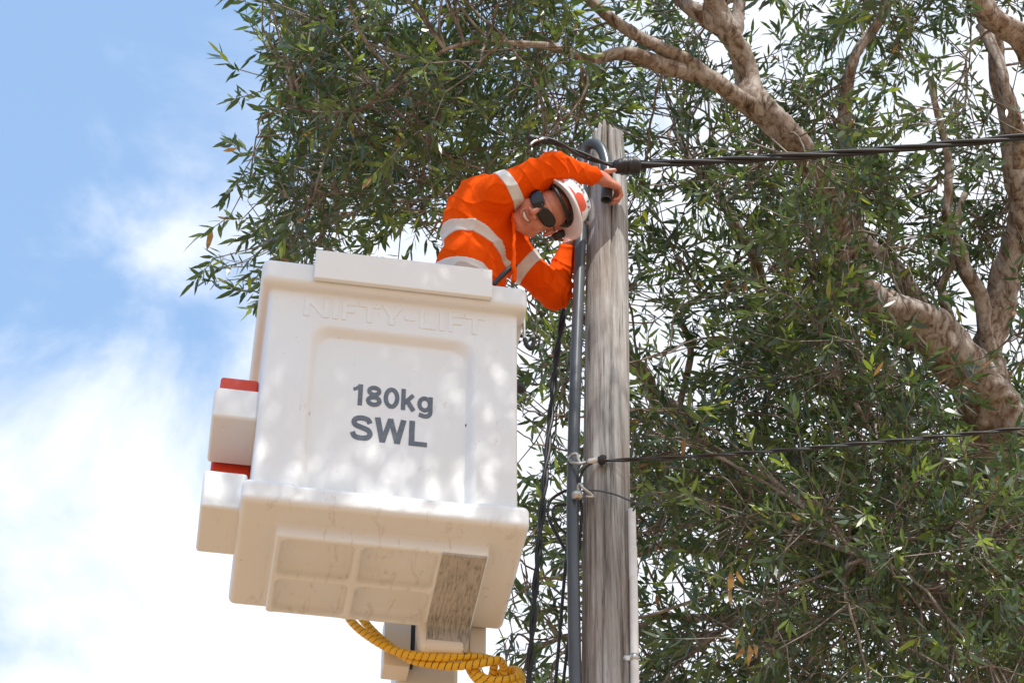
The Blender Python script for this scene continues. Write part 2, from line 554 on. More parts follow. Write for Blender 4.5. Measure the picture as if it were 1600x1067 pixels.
# lettering built from strokes
def ribbon(pts, wdt, closed=False):
    """flat ribbon along a 2D polyline with mitred corners -> V2, quads"""
    p = np.asarray(pts, float)
    n = len(p)
    V = []
    for i_ in range(n):
        a = p[i_ - 1] if (i_ > 0 or closed) else None
        b_ = p[(i_ + 1) % n] if (i_ < n - 1 or closed) else None
        d1 = (p[i_] - a) if a is not None else (b_ - p[i_])
        d2 = (b_ - p[i_]) if b_ is not None else d1
        d1, d2 = d1 / np.linalg.norm(d1), d2 / np.linalg.norm(d2)
        n1, n2 = np.array([-d1[1], d1[0]]), np.array([-d2[1], d2[0]])
        m_ = n1 + n2
        m_ = m_ / max(0.5, m_ @ n1 if abs(m_ @ n1) > 1e-6 else 0.5)
        ww = wdt[i_] if np.ndim(wdt) else wdt
        V += [p[i_] + m_ * ww / 2, p[i_] - m_ * ww / 2]
    Fq = []
    for i_ in range(n if closed else n - 1):
        j_ = (i_ + 1) % n
        Fq.append((2 * i_, 2 * i_ + 1, 2 * j_ + 1, 2 * j_))
    return V, Fq
def oval(cx, cy, rx, ry, n=36, a0=0, a1=360):
    a = np.radians(np.linspace(a0, a1, n, endpoint=(a1 - a0) % 360 != 0))
    return np.stack([cx + rx * np.cos(a), cy + ry * np.sin(a)], 1)
def sp2(pts, n=30):
    q = spline([(x, y, 0) for x, y in pts], n)
    return q[:, :2]
sw_ = 0.22
def glyph(ch):
    if ch == '1': return 0.62, [([(0.40, 0), (0.40, 1.0)], 0.22, False), ([(0.34, 0.90), (0.20, 0.78), (0.06, 0.74)], 0.15, False)]
    if ch == '8': return 0.80, [(oval(.40, .275, .27, .175), 0.20, True), (oval(.40, .735, .24, .165), 0.19, True)]
    if ch == '0': return 0.80, [(oval(.40, .50, .27, .40), 0.21, True)]
    if ch == 'k': return 0.76, [([(0.13, 0), (0.13, 1.0)], 0.21, False), ([(0.12, 0.26), (0.60, 0.74)], 0.19, False), ([(0.32, 0.44), (0.63, 0.0)], 0.22, False)]
    if ch == 'g': return 0.84, [(oval(.36, .37, .25, .28), 0.20, True), (sp2([(0.64, 0.74), (0.64, 0.3), (0.64, 0.0), (0.55, -0.15), (0.36, -0.19), (0.10, -0.13)], 26), 0.20, False)]
    if ch == 'S': return 0.92, [(sp2([(0.77, 0.70), (0.69, 0.84), (0.46, 0.90), (0.23, 0.85), (0.15, 0.72), (0.22, 0.60), (0.45, 0.52), (0.70, 0.43), (0.79, 0.28), (0.70, 0.14), (0.45, 0.09), (0.20, 0.15), (0.11, 0.31)], 60), 0.205, False)]
    if ch == 'W': return 1.26, [([(0.10, 1.0), (0.33, 0.0)], 0.225, False), ([(0.33, 0.0), (0.61, 1.0)], 0.20, False), ([(0.61, 1.0), (0.89, 0.0)], 0.20, False), ([(0.89, 0.0), (1.12, 1.0)], 0.225, False)]
    if ch == 'L': return 0.78, [([(0.16, 1.0), (0.16, 0.0)], 0.22, False), ([(0.16, 0.09), (0.76, 0.09)], 0.18, False)]
def stroke_word(name, s, px_left, vt, vb, px_right, yl, material, parent):
    a, top = pl(px_left, vb, yl), pl(px_left, vt, yl)
    V, Fc, x, dep = [], [], 0.0, []
    k_ = 0
    for ch in s:
        wdt, strokes = glyph(ch)
        for pts, w_, closed in strokes:
            v2, fq = ribbon(np.asarray(pts) + (x, 0), w_, closed)
            Fc += [tuple(len(V) + i_ for i_ in f) for f in fq]
            V += v2
            dep += [k_ * 0.00025] * len(v2)
            k_ = (k_ + 1) % 4
        x += wdt + 0.03
    V = np.array(V)
    V[:, 1] = np.where(V[:, 1] > 1, 1, V[:, 1])
    if s != '180kg': V[:, 1] = np.maximum(V[:, 1], 0)
    lo, hi = V[:, 0].min(), V[:, 0].max()
    X = a[0] + (V[:, 0] - lo) / (hi - lo) * (px_right - a[0])
    Z = a[2] + V[:, 1] * (top[2] - a[2])
    Y = yl - 0.0012 - np.array(dep)
    return link(name, mesh(name, np.stack([X, Y, Z], 1), [f[::-1] for f in Fc]), material, parent, smooth=False)
stroke_word('capacity_lettering', '180kg', 550, 599, 632, pl(676, 640, 0.074)[0], 0.074, M['letters'], lift)
stroke_word('capacity_lettering', 'SWL', 546, 647, 686, pl(667, 694, 0.074)[0], 0.074, M['letters'], lift)
# embossed block letters
BL = {'N': [(0, 0), (0, 1), (.26, 1), (.76, .38), (.76, 1), (1, 1), (1, 0), (.76, 0), (.24, .64), (.24, 0)],
      'I': [(0, 0), (0, 1), (1, 1), (1, 0)],
      'F': [(0, 0), (0, 1), (1, 1), (1, .78), (.30, .78), (.30, .60), (.85, .60), (.85, .40), (.30, .40), (.30, 0)],
      'T': [(.37, 0), (.37, .78), (0, .78), (0, 1), (1, 1), (1, .78), (.63, .78), (.63, 0)],
      'Y': [(.37, 0), (.37, .40), (0, 1), (.27, 1), (.5, .62), (.73, 1), (1, 1), (.63, .40), (.63, 0)],
      '-': [(0, .34), (0, .54), (1, .54), (1, .34)],
      'L': [(0, 0), (0, 1), (.28, 1), (.28, .22), (1, .22), (1, 0)]}
e0, e1 = pl(474, 493, 0.04), pl(757, 525, 0.04)
etop = pl(474, 463, 0.04)[2]
V, Fc = [], []
for ch, x0, x1 in [('N', 0, .14), ('I', .157, .188), ('F', .208, .293), ('T', .302, .42), ('Y', .425, .545), ('-', .555, .615), ('L', .637, .73), ('I', .747, .778), ('F', .796, .885), ('T', .889, 1.0)]:
    pts = BL[ch]
    n = len(pts)
    b0 = len(V)
    for dy, ins in ((0.004, 0), (-0.0035, 0), (-0.0048, 1)):
        cx, cy = np.mean(pts, axis=0)
        for x, y in pts:
            sx = e0[0] + (x0 + (x1 - x0) * x) * (e1[0] - e0[0])
            V.append((sx, 0.0402 + dy, e0[2] + y * (etop - e0[2])))
    for k_ in range(1):
        for i_ in range(n): Fc.append((b0 + k_ * n + i_, b0 + k_ * n + (i_ + 1) % n, b0 + (k_ + 1) * n + (i_ + 1) % n, b0 + (k_ + 1) * n + i_))
    Fc.append(tuple(b0 + n + i_ for i_ in range(n - 1, -1, -1)))
me = mesh('embossed_lettering', V, Fc)
bm = bmesh.new(); bm.from_mesh(me); bmesh.ops.recalc_face_normals(bm, faces=bm.faces)
bmesh.ops.delete(bm, geom=[v for v in bm.verts if not v.link_faces], context='VERTS')
bm.to_mesh(me); bm.free()
o = link('embossed_lettering', me, M['shell'], lift, smooth=False)
md = o.modifiers.new('bevel', 'BEVEL'); md.width = 0.002; md.segments = 2; md.limit_method = 'ANGLE'

# cover board over the front of the rim
A, Bq = pl(494, 390, -0.032), pl(769, 466, -0.032)
cb = box('cover_board', (A[0], -0.034, Bq[2] + 0.004), (Bq[0], -0.012, A[2]), M['board'], lift, 0.004, 2)
# control boxes on the left side and the red housing behind them
box('side_box', (-0.143, 0.10, 0.475), (0.040, 0.39, 0.628), M['shell'], lift, 0.014, 3)
box('side_box', (-0.146, 0.10, 0.025), (0.020, 0.388, 0.205), M['shell'], lift, 0.014, 3)
box('red_housing', (-0.126, 0.405, 0.22), (0.031, 0.56, 0.955), M['red'], lift, 0.012, 3)
# scuffed slide channel under the bucket and its bent tail
def sheet(name, prof, x0, x1, thick, material, parent, nx=6):
    """bent plate: profile (y,z) polyline extruded in x"""
    pr = np.asarray(prof, float)
    tg = np.gradient(pr, axis=0)
    tg /= np.linalg.norm(tg, axis=1)[:, None]
    nr = np.stack([-tg[:, 1], tg[:, 0]], 1) * thick
    V, Fc = [], []
    n = len(pr)
    for x in (x0, x1):
        for q in (pr, pr + nr):
            V += [(x, a, b_) for a, b_ in q]
    i0, i1, j0, j1 = 0, n, 2 * n, 3 * n
    for k in range(n - 1):
        Fc += [(i0 + k, i0 + k + 1, j0 + k + 1, j0 + k), (i1 + k + 1, i1 + k, j1 + k, j1 + k + 1), (i0 + k + 1, i0 + k, i1 + k, i1 + k + 1), (j0 + k, j0 + k + 1, j1 + k + 1, j1 + k)]
    Fc += [(i0, j0, j1, i1), (i0 + n - 1, i1 + n - 1, j1 + n - 1, j0 + n - 1)]
    return link(name, mesh(name, V, Fc), material, parent, smooth=False)
o = sheet('slide_channel', [(0.126, -0.068), (0.35, -0.068), (0.54, -0.068), (0.562, -0.072), (0.572, -0.085), (0.575, -0.12), (0.585, -0.155), (0.60, -0.168)], 0.778, 0.948, 0.03, M['scuff'], lift)
# cast mounting block hanging behind the belly pan
def blk(x, y, z):
    return (x + (0.018 if z < -0.1 and x < 0.8 else -0.012 if z < -0.1 else 0), y, z)
box('mounting_block', (0.742, 0.58, -0.17), (0.955, 0.70, -0.012), M['arm'], lift, 0.028, 4, taper=blk)
box('boom', (0.695, 0.86, -3.6), (0.945, 1.08, 0.16), M['arm'], lift, 0.022, 3)
box('hinge_plate', (0.632, 0.76, -0.152), (0.738, 0.86, 0.09), M['arm'], lift, 0.006, 2)
box('hinge_plate', (0.964, 0.68, -0.11), (1.03, 0.80, 0.05), M['arm'], lift, 0.006, 2)
box('rubber_pad', (0.739, 0.775, -0.10), (0.757, 0.85, 0.07), M['black'], lift, 0.003, 2)
box('lower_boom', (0.66, 0.74, -6.7), (1.05, 1.11, -3.5), M['arm'], lift, 0.03, 3)
box('base_chassis', (0.1, 0.3, -6.999), (1.6, 1.9, -6.6), M['arm'], lift, 0.04, 3)
# rail hooks on the right flank
hk = [pl(819, 487, 0.10), pl(819, 520, 0.10), pl(822, 537, 0.10), pl(828, 541, 0.10), pl(833, 535, 0.10), pl(833, 524, 0.10)]
hk = np.array(hk)
hk[0, 2] += 0.10
tube('hook', hk, 0.0075, M['steel'], lift, 10, 28)
hs = np.array([pl(820, 529, 0.10), pl(823, 538.5, 0.10), pl(828, 542.5, 0.10), pl(833.5, 536, 0.10), pl(834, 528, 0.10)])
hs[:, 2] -= 0.003
tube('hook_sleeve', hs, 0.010, M['black'], lift, 10, 24)
kb = pl(812, 606, 0.16)
tube('knob', [kb + (-0.03, 0, 0), kb + (0.012, 0, 0), kb + (0.02, 0, 0)], [0.024, 0.024, 0.016], M['black'], lift, 16)
# yellow spiral-wrapped hoses
def hose(pts, r=0.0165, parent=lift):
    p = spline([toloc(P(u, v, y)) for u, v, y in pts], 40)
    ln = np.linalg.norm(np.diff(p, axis=0), axis=1).sum()
    p = spline(p, int(ln / 0.0026))
    def rf(s, a):
        ph = (s / 0.0265 + a / (2 * math.pi)) % 1.0
        d = np.minimum(ph, 1 - ph)
        return 1.0 - 0.24 * np.exp(-(d / 0.085) ** 2) + 0.03 * np.sin(ph * math.pi)
    V, Fc = tube_vf(p, r, 18, rfun=rf)
    tube('hose_core', p[::6], r * 0.90, M['grime'], None, 10).parent = (h_ := link('hose', mesh('hose', V, Fc), M['yellow'], parent))
    return h_
hose([(540, 940, 7.46), (546, 966, 7.46), (575, 993, 7.44), (620, 1017, 7.42), (680, 1026, 7.40), (735, 1026, 7.42), (768, 1031, 7.48), (770, 1052, 7.55), (760, 1075, 7.6)])
hose([(560, 940, 7.50), (566, 966, 7.50), (600, 1002, 7.48), (640, 1029, 7.45), (680, 1038, 7.43), (716, 1040, 7.42), (755, 1035, 7.41), (779, 1031, 7.43), (787, 1045, 7.5), (782, 1075, 7.58)])
hose([(728, 985, 7.5), (730, 1010, 7.5), (738, 1042, 7.46), (760, 1060, 7.44), (790, 1062, 7.44), (810, 1055, 7.48), (805, 1046, 7.54), (780, 1052, 7.58), (768, 1080, 7.6)])
hose([(724, 1000, 7.52), (732, 1040, 7.48), (752, 1066, 7.45), (785, 1072, 7.45), (812, 1068, 7.47), (812, 1054, 7.53), (792, 1060, 7.6), (780, 1090, 7.62)])

# ================================================================== POLE
YP = 7.25
def pole_axis(z): return np.array([0.359 + (z - 6.6) * 0.0285, YP, z])
nz_, na_ = 330, 120
zz = np.concatenate([np.linspace(0, 6.2, 40, endpoint=False), np.linspace(6.2, 9.70, nz_ - 40)])
aa = np.linspace(0, 2 * math.pi, na_, endpoint=False)
ZZ, AA = np.meshgrid(zz, aa, indexing='ij')
rr = np.interp(ZZ, [0, 6.6, 8.5, 9.25, 9.5, 9.70], [0.115, 0.0935, 0.0950, 0.0935, 0.086, 0.074])
def pn(seed, ka, kz):
    r_ = np.random.default_rng(seed)
    s = 0
    for i in range(7):
        a_, b_ = r_.integers(1, ka), r_.normal() * kz
        s = s + np.sin(AA * a_ + ZZ * b_ + r_.uniform(0, 6.28) + 0.5 * np.sin(ZZ * r_.normal() * 2.2)) / 7 ** 0.5
    return s
rr = rr + 0.0016 * pn(1, 5, 1.2) + 0.0008 * pn(2, 24, 1.0)
crk = pn(3, 34, 0.8)
rr = rr - 0.0045 * np.clip(crk - 1.25, 0, 1) - 0.0016 * np.clip(pn(4, 45, 0.5) - 1.0, 0, 1)
for a0, z0, z1, wd, dp in ((-1.40, 7.2, 9.5, 0.035, 0.012), (-1.75, 6.2, 8.1, 0.03, 0.010), (-1.15, 8.3, 9.75, 0.03, 0.011), (-2.1, 6.2, 7.6, 0.04, 0.008), (-0.9, 6.2, 7.4, 0.03, 0.007), (-1.55, 9.25, 9.9, 0.05, 0.022), (-2.0, 9.2, 9.9, 0.05, 0.018), (-1.0, 9.3, 9.9, 0.06, 0.02)):
    ac = a0 + 0.05 * np.sin(ZZ * 3.1 + a0 * 5) + 0.02 * np.sin(ZZ * 11)
    d = (AA - ac + math.pi) % (2 * math.pi) - math.pi
    win = np.clip((ZZ - z0) * 4, 0, 1) * np.clip((z1 - ZZ) * 4, 0, 1)
    rr = rr - 1.5 * dp * np.exp(-(d / wd) ** 2) * win
top_j = 0.018 * np.sin(AA * 3 + 1) + 0.014 * np.sin(AA * 7 + 2) + 0.012 * np.sin(AA * 17) - 0.02
Zs = ZZ + top_j * np.clip((ZZ - 9.45) / 0.25, 0, 1)
X = 0.359 + (Zs - 6.6) * 0.0285 + rr * np.cos(AA)
Yv = YP + rr * np.sin(AA)
V = np.stack([X, Yv, Zs], -1).reshape(-1, 3)
i = np.arange(nz_ - 1)[:, None] * na_
j = np.arange(na_)[None, :]
k = (j + 1) % na_
Q = [tuple(q) for q in np.stack([i + j, i + k, i + na_ + k, i + na_ + j], -1).reshape(-1, 4)]
ctr = pole_axis(9.60)
V = np.vstack([V, ctr[None]])
last = (nz_ - 1) * na_
Q += [(last + x, last + (x + 1) % na_, len(V) - 1) for x in range(na_)]
pole = link('utility_pole', mesh('utility_pole', V, Q), M['timber'])
tag(pole, 'weathered grey timber utility pole with a splintered top', 'utility pole')

# ================================================================== CONDUITS AND WIRES ON THE POLE
cp = [(910, 1500, 7.19), (899, 1067, 7.19), (896, 900, 7.19), (895, 760, 7.19), (899, 600, 7.19), (905, 430, 7.19), (909, 330, 7.19), (909, 270, 7.19), (911, 243, 7.18), (917, 229, 7.16), (927, 225, 7.135), (938, 231, 7.11), (945, 246, 7.095), (948.5, 266, 7.09), (949, 290, 7.09), (947, 313, 7.095)]
cpt = spline([P(*q) for q in cp], 160)
cpt[0] = (cpt[1] + (cpt[0] - cpt[1]))
cond = tube('grey_conduit', np.vstack([[cpt[0][0] + 0.02, cpt[0][1], 0.0], cpt]), 0.0250, M['conduit'], None, 20, cap=False)
tag(cond, 'grey plastic conduit on the left of the pole, bent over at its top', 'conduit')
md = cond.modifiers.new('wall', 'SOLIDIFY'); md.thickness = 0.004; md.offset = -1
# white conduit on the right of the pole
wz0, wz1 = P(986, 795, 7.2)[2], 0.0
wpts = [P(987, 797, 7.20), P(989, 900, 7.20), P(992, 1067, 7.20)]
wpts.append(np.array([wpts[-1][0] - 0.17, 7.2, 0.0]))
wc = tube('white_conduit', wpts, 0.0165, M['whitepipe'], None, 16, 60)
tag(wc, 'thin white plastic conduit running up the right side of the pole', 'conduit')
sp = P(991, 1028, 7.20)
sad = tube('saddle_clip', [sp + (0, 0, -0.014), sp + (0, 0, 0.014)], 0.0185, M['steel'], wc, 16)
tl = [sp + (-0.012, -0.018, 0), P(984, 1028, 7.155), P(975, 1028, 7.145)]
V, Fc = [], []
for q in tl:
    V += [q + (0, 0, -0.010), q + (0, 0, 0.010), q + (0, -0.004, 0.010), q + (0, -0.004, -0.010)]
for a in range(2):
    for b_ in range(4): Fc.append((a * 4 + b_, a * 4 + (b_ + 1) % 4, a * 4 + 4 + (b_ + 1) % 4, a * 4 + 4 + b_))
Fc += [(3, 2, 1, 0), (8, 9, 10, 11)]
link('saddle_tab', mesh('saddle_tab', V, Fc), M['steel'], wc, smooth=False)
q = P(976, 1028, 7.14)
tube('screw', [q + (0, 0.01, 0), q + (0, -0.006, 0)], 0.006, M['steel'], wc, 8)

def strands(parent, path, r, n_str, pitch, material, name='strand', off=None):
    p = spline(path, 30)
    ln = np.linalg.norm(np.diff(p, axis=0), axis=1).sum()
    p = spline(p, max(30, int(ln / 0.02)))
    T, A, B = frames(p)
    s = np.concatenate([[0], np.cumsum(np.linalg.norm(np.diff(p, axis=0), axis=1))])
    for i_ in range(n_str):
        ph = s / pitch * 2 * math.pi + i_ * 2 * math.pi / n_str
        ro = (off or r * 1.1)
        q = p + ro * (np.cos(ph)[:, None] * A + np.sin(ph)[:, None] * B)
        V, Fc = tube_vf(q, r, 8)
        link(name, mesh(name, V, Fc), material, parent)
# main aerial cable: twisted strands from the right, clamp at the pole, tail to the left
oc = thing('overhead_cable', 'black twisted aerial cable running from the pole top to the right', 'cable', (0, 0, 0))
yr = 7.06
strands(oc, [P(985, 259, yr), P(1150, 250, yr - 0.06), P(1350, 237, yr - 0.14), P(1600, 214, yr - 0.26), P(1900, 178, yr - 0.4), P(2600, 70, yr - 0.7)], 0.0085, 3, 0.75, M['black'])
def lump(name, c, ax, ln, r, material, parent, seed, sq=1.0):
    r_ = np.random.default_rng(seed)
    ax = ax / np.linalg.norm(ax)
    n = 26
    pts = [c + ax * ln * (t_ - 0.5) for t_ in np.linspace(0, 1, n)]
    prof = np.array([min(1, (1 - abs(2 * t_ - 1) ** 5) ** 0.5 + 0.02) for t_ in np.linspace(0, 1, n)])
    ph = r_.uniform(0, 6, 4)
    def rf(s, a): return 1 + 0.05 * np.sin(s * 110 + a * 2 + ph[0]) + 0.12 * np.sin(a * 2 + ph[1] + s * 30) + 0.05 * np.sin(s * 260 + a * 3 + ph[2]) + 0.04 * np.sin(a * 5 + ph[3])
    V, Fc = tube_vf(pts, prof * r, 18, rfun=rf)
    return link(name, mesh(name, V, Fc), material, parent)
lump('clamp', P(979, 260, yr - 0.01), P(1000, 258, yr) - P(958, 261, yr), 0.130, 0.039, M['black'], oc, 1)
lump('clamp', P(990, 259, yr - 0.01), P(1000, 258, yr) - P(958, 261, yr), 0.07, 0.043, M['black'], oc, 5)
strands(oc, [P(985, 259, yr), P(960, 258, yr - 0.015), P(935, 252, yr - 0.03), P(905, 240, yr - 0.06), P(875, 226, yr - 0.10), P(852, 219, yr - 0.12), P(832, 219, yr - 0.13)], 0.0072, 2, 0.35, M['black'])
tube('bare_end', [P(850, 217, yr - 0.128), P(836, 221, yr - 0.135), P(829, 226, yr - 0.14)], 0.006, M['steel'], oc, 10, 14)
lump('connector', P(834, 220, yr - 0.12), P(850, 221, yr) - P(820, 217, yr), 0.062, 0.023, M['black'], oc, 2)
lump('connector', P(849, 220, yr - 0.115), P(850, 223, yr) - P(830, 215, yr), 0.05, 0.015, M['black'], oc, 3)
tube('wire_tail', [P(834, 222, yr - 0.11), P(835, 240, yr - 0.10), P(832, 262, yr - 0.06)], 0.006, M['black'], oc, 8, 12)
# lower service wire
sw = thing('service_wire', 'thin black service wire tied to the middle of the pole', 'wire', (0, 0, 0))
ys = 7.145
strands(sw, [P(940, 720, ys), P(1100, 712, ys - 0.02), P(1300, 697, ys - 0.08), P(1600, 669, ys - 0.2), P(2000, 625, ys - 0.4)], 0.0046, 2, 0.3, M['black'], off=0.0044)
lump('wedge_clamp', P(931, 719, ys - 0.005), P(945, 717, ys) - P(915, 722, ys), 0.072, 0.013, M['whitepipe'], sw, 8)
lump('clamp_bail', P(940, 719, ys - 0.012), P(947, 716, ys) - P(930, 720, ys), 0.032, 0.018, M['black'], sw, 9)
tube('bail_wire', [P(942, 720, ys - 0.01), P(947, 714, ys - 0.02), P(941, 711, ys - 0.02), P(934, 716, ys - 0.015)], 0.003, M['black'], sw, 6, 16)
tube('tie_strap', [P(915, 722, ys), P(906, 724, ys - 0.01), P(894, 722, ys), P(890, 716, ys + 0.02), P(893, 710, ys - 0.01), P(901, 709, ys - 0.015), P(903, 716, ys - 0.01), P(906, 723, ys - 0.005)], 0.0065, M['steel'], sw, 10, 50)
tube('wire_tail', [P(930, 720, ys), P(915, 730, ys), P(908, 742, ys + 0.02), P(906, 760, ys + 0.03), P(909, 800, ys + 0.06), P(905, 860, 7.24)], 0.006, M['black'], sw, 8, 40)
# bent tie wire with its loop sticking out to the right
tw = thing('tie_wire', 'grey bent tie wire round the pole with an open loop on its right', 'wire', (0, 0, 0))
tube('wire', [P(898, 772, 7.17), P(908, 767, 7.145), P(930, 766, 7.13), P(960, 772, 7.125), P(990, 784, 7.125), P(1012, 788, 7.11), P(1028, 786, 7.09), P(1031, 777, 7.07), P(1020, 772, 7.06), P(1006, 776, 7.08), P(996, 786, 7.11), P(989, 798, 7.14)], 0.0038, M['conduit'], tw, 8, 110)
tube('hook', [P(904, 772, 7.145), P(903, 760, 7.13), P(906, 756, 7.12), P(912, 763, 7.12), P(924, 772, 7.14), P(925, 776, 7.145), P(915, 775, 7.145)], 0.006, M['steel'], tw, 8, 40)
lump('clip', P(902, 773, 7.145), np.array([1, 0, 0.1]), 0.045, 0.017, M['steel'], tw, 4)
# hanging black cables left of the pole
hc = thing('hanging_cable', 'long black twisted cable hanging between bucket and pole', 'cable', (0, 0, 0))
strands(hc, [P(884, 440, 7.42), P(880, 490, 7.42), P(868, 570, 7.42), P(857, 690, 7.42), P(848, 790, 7.42), P(838, 900, 7.42), P(826, 1067, 7.42), P(816, 1200, 7.42), P(806, 1360, 7.42), P(794, 1560, 7.43), P(780, 1850, 7.44), P(765, 2250, 7.46)], 0.0085, 2, 0.36, M['black'], off=0.007)
def drop(pts, end):   # smooth in view, then straight down to the ground
    p = spline([P(*q) for q in pts], 50)
    return np.vstack([p, p[-1] * 0.5 + np.asarray(end) * 0.5, end])
h2 = tube('hanging_wire', drop([(886, 860, 7.36), (882, 900, 7.36), (875, 985, 7.36), (868, 1067, 7.36), (861, 1150, 7.36)], (0.1, 7.45, 0.01)), 0.0068, M['black'], None, 8)
tag(h2, 'brown black wire hanging just left of the grey conduit, looped above', 'wire')
h2b = tube('wire_loop', [P(886, 862, 7.36), P(875, 845, 7.35), P(862, 820, 7.34), P(856, 800, 7.34), P(860, 782, 7.34), P(876, 770, 7.33), P(892, 764, 7.30)], 0.0065, M['black'], h2, 8, 50)
h2c = tube('wire_loop', [P(892, 838, 7.34), P(876, 826, 7.33), P(864, 806, 7.32), P(866, 792, 7.32), P(880, 788, 7.31), P(894, 792, 7.29)], 0.0055, M['black'], h2, 8, 50)
h3 = tube('hanging_wire', drop([(899, 850, 7.33), (896, 930, 7.33), (888, 1000, 7.33), (880, 1067, 7.33), (872, 1150, 7.33)], (0.16, 7.4, 0.01)), 0.0062, M['black'], None, 8)
tag(h3, 'short black wire end showing beside the foot of the grey conduit', 'wire')

# ================================================================== PAPERBARK TREE
TB = np.array([2.62, 9.75, 0.0])
tree = thing('paperbark_tree', 'large leafy paperbark tree with pale peeling limbs behind the pole', 'tree', TB)
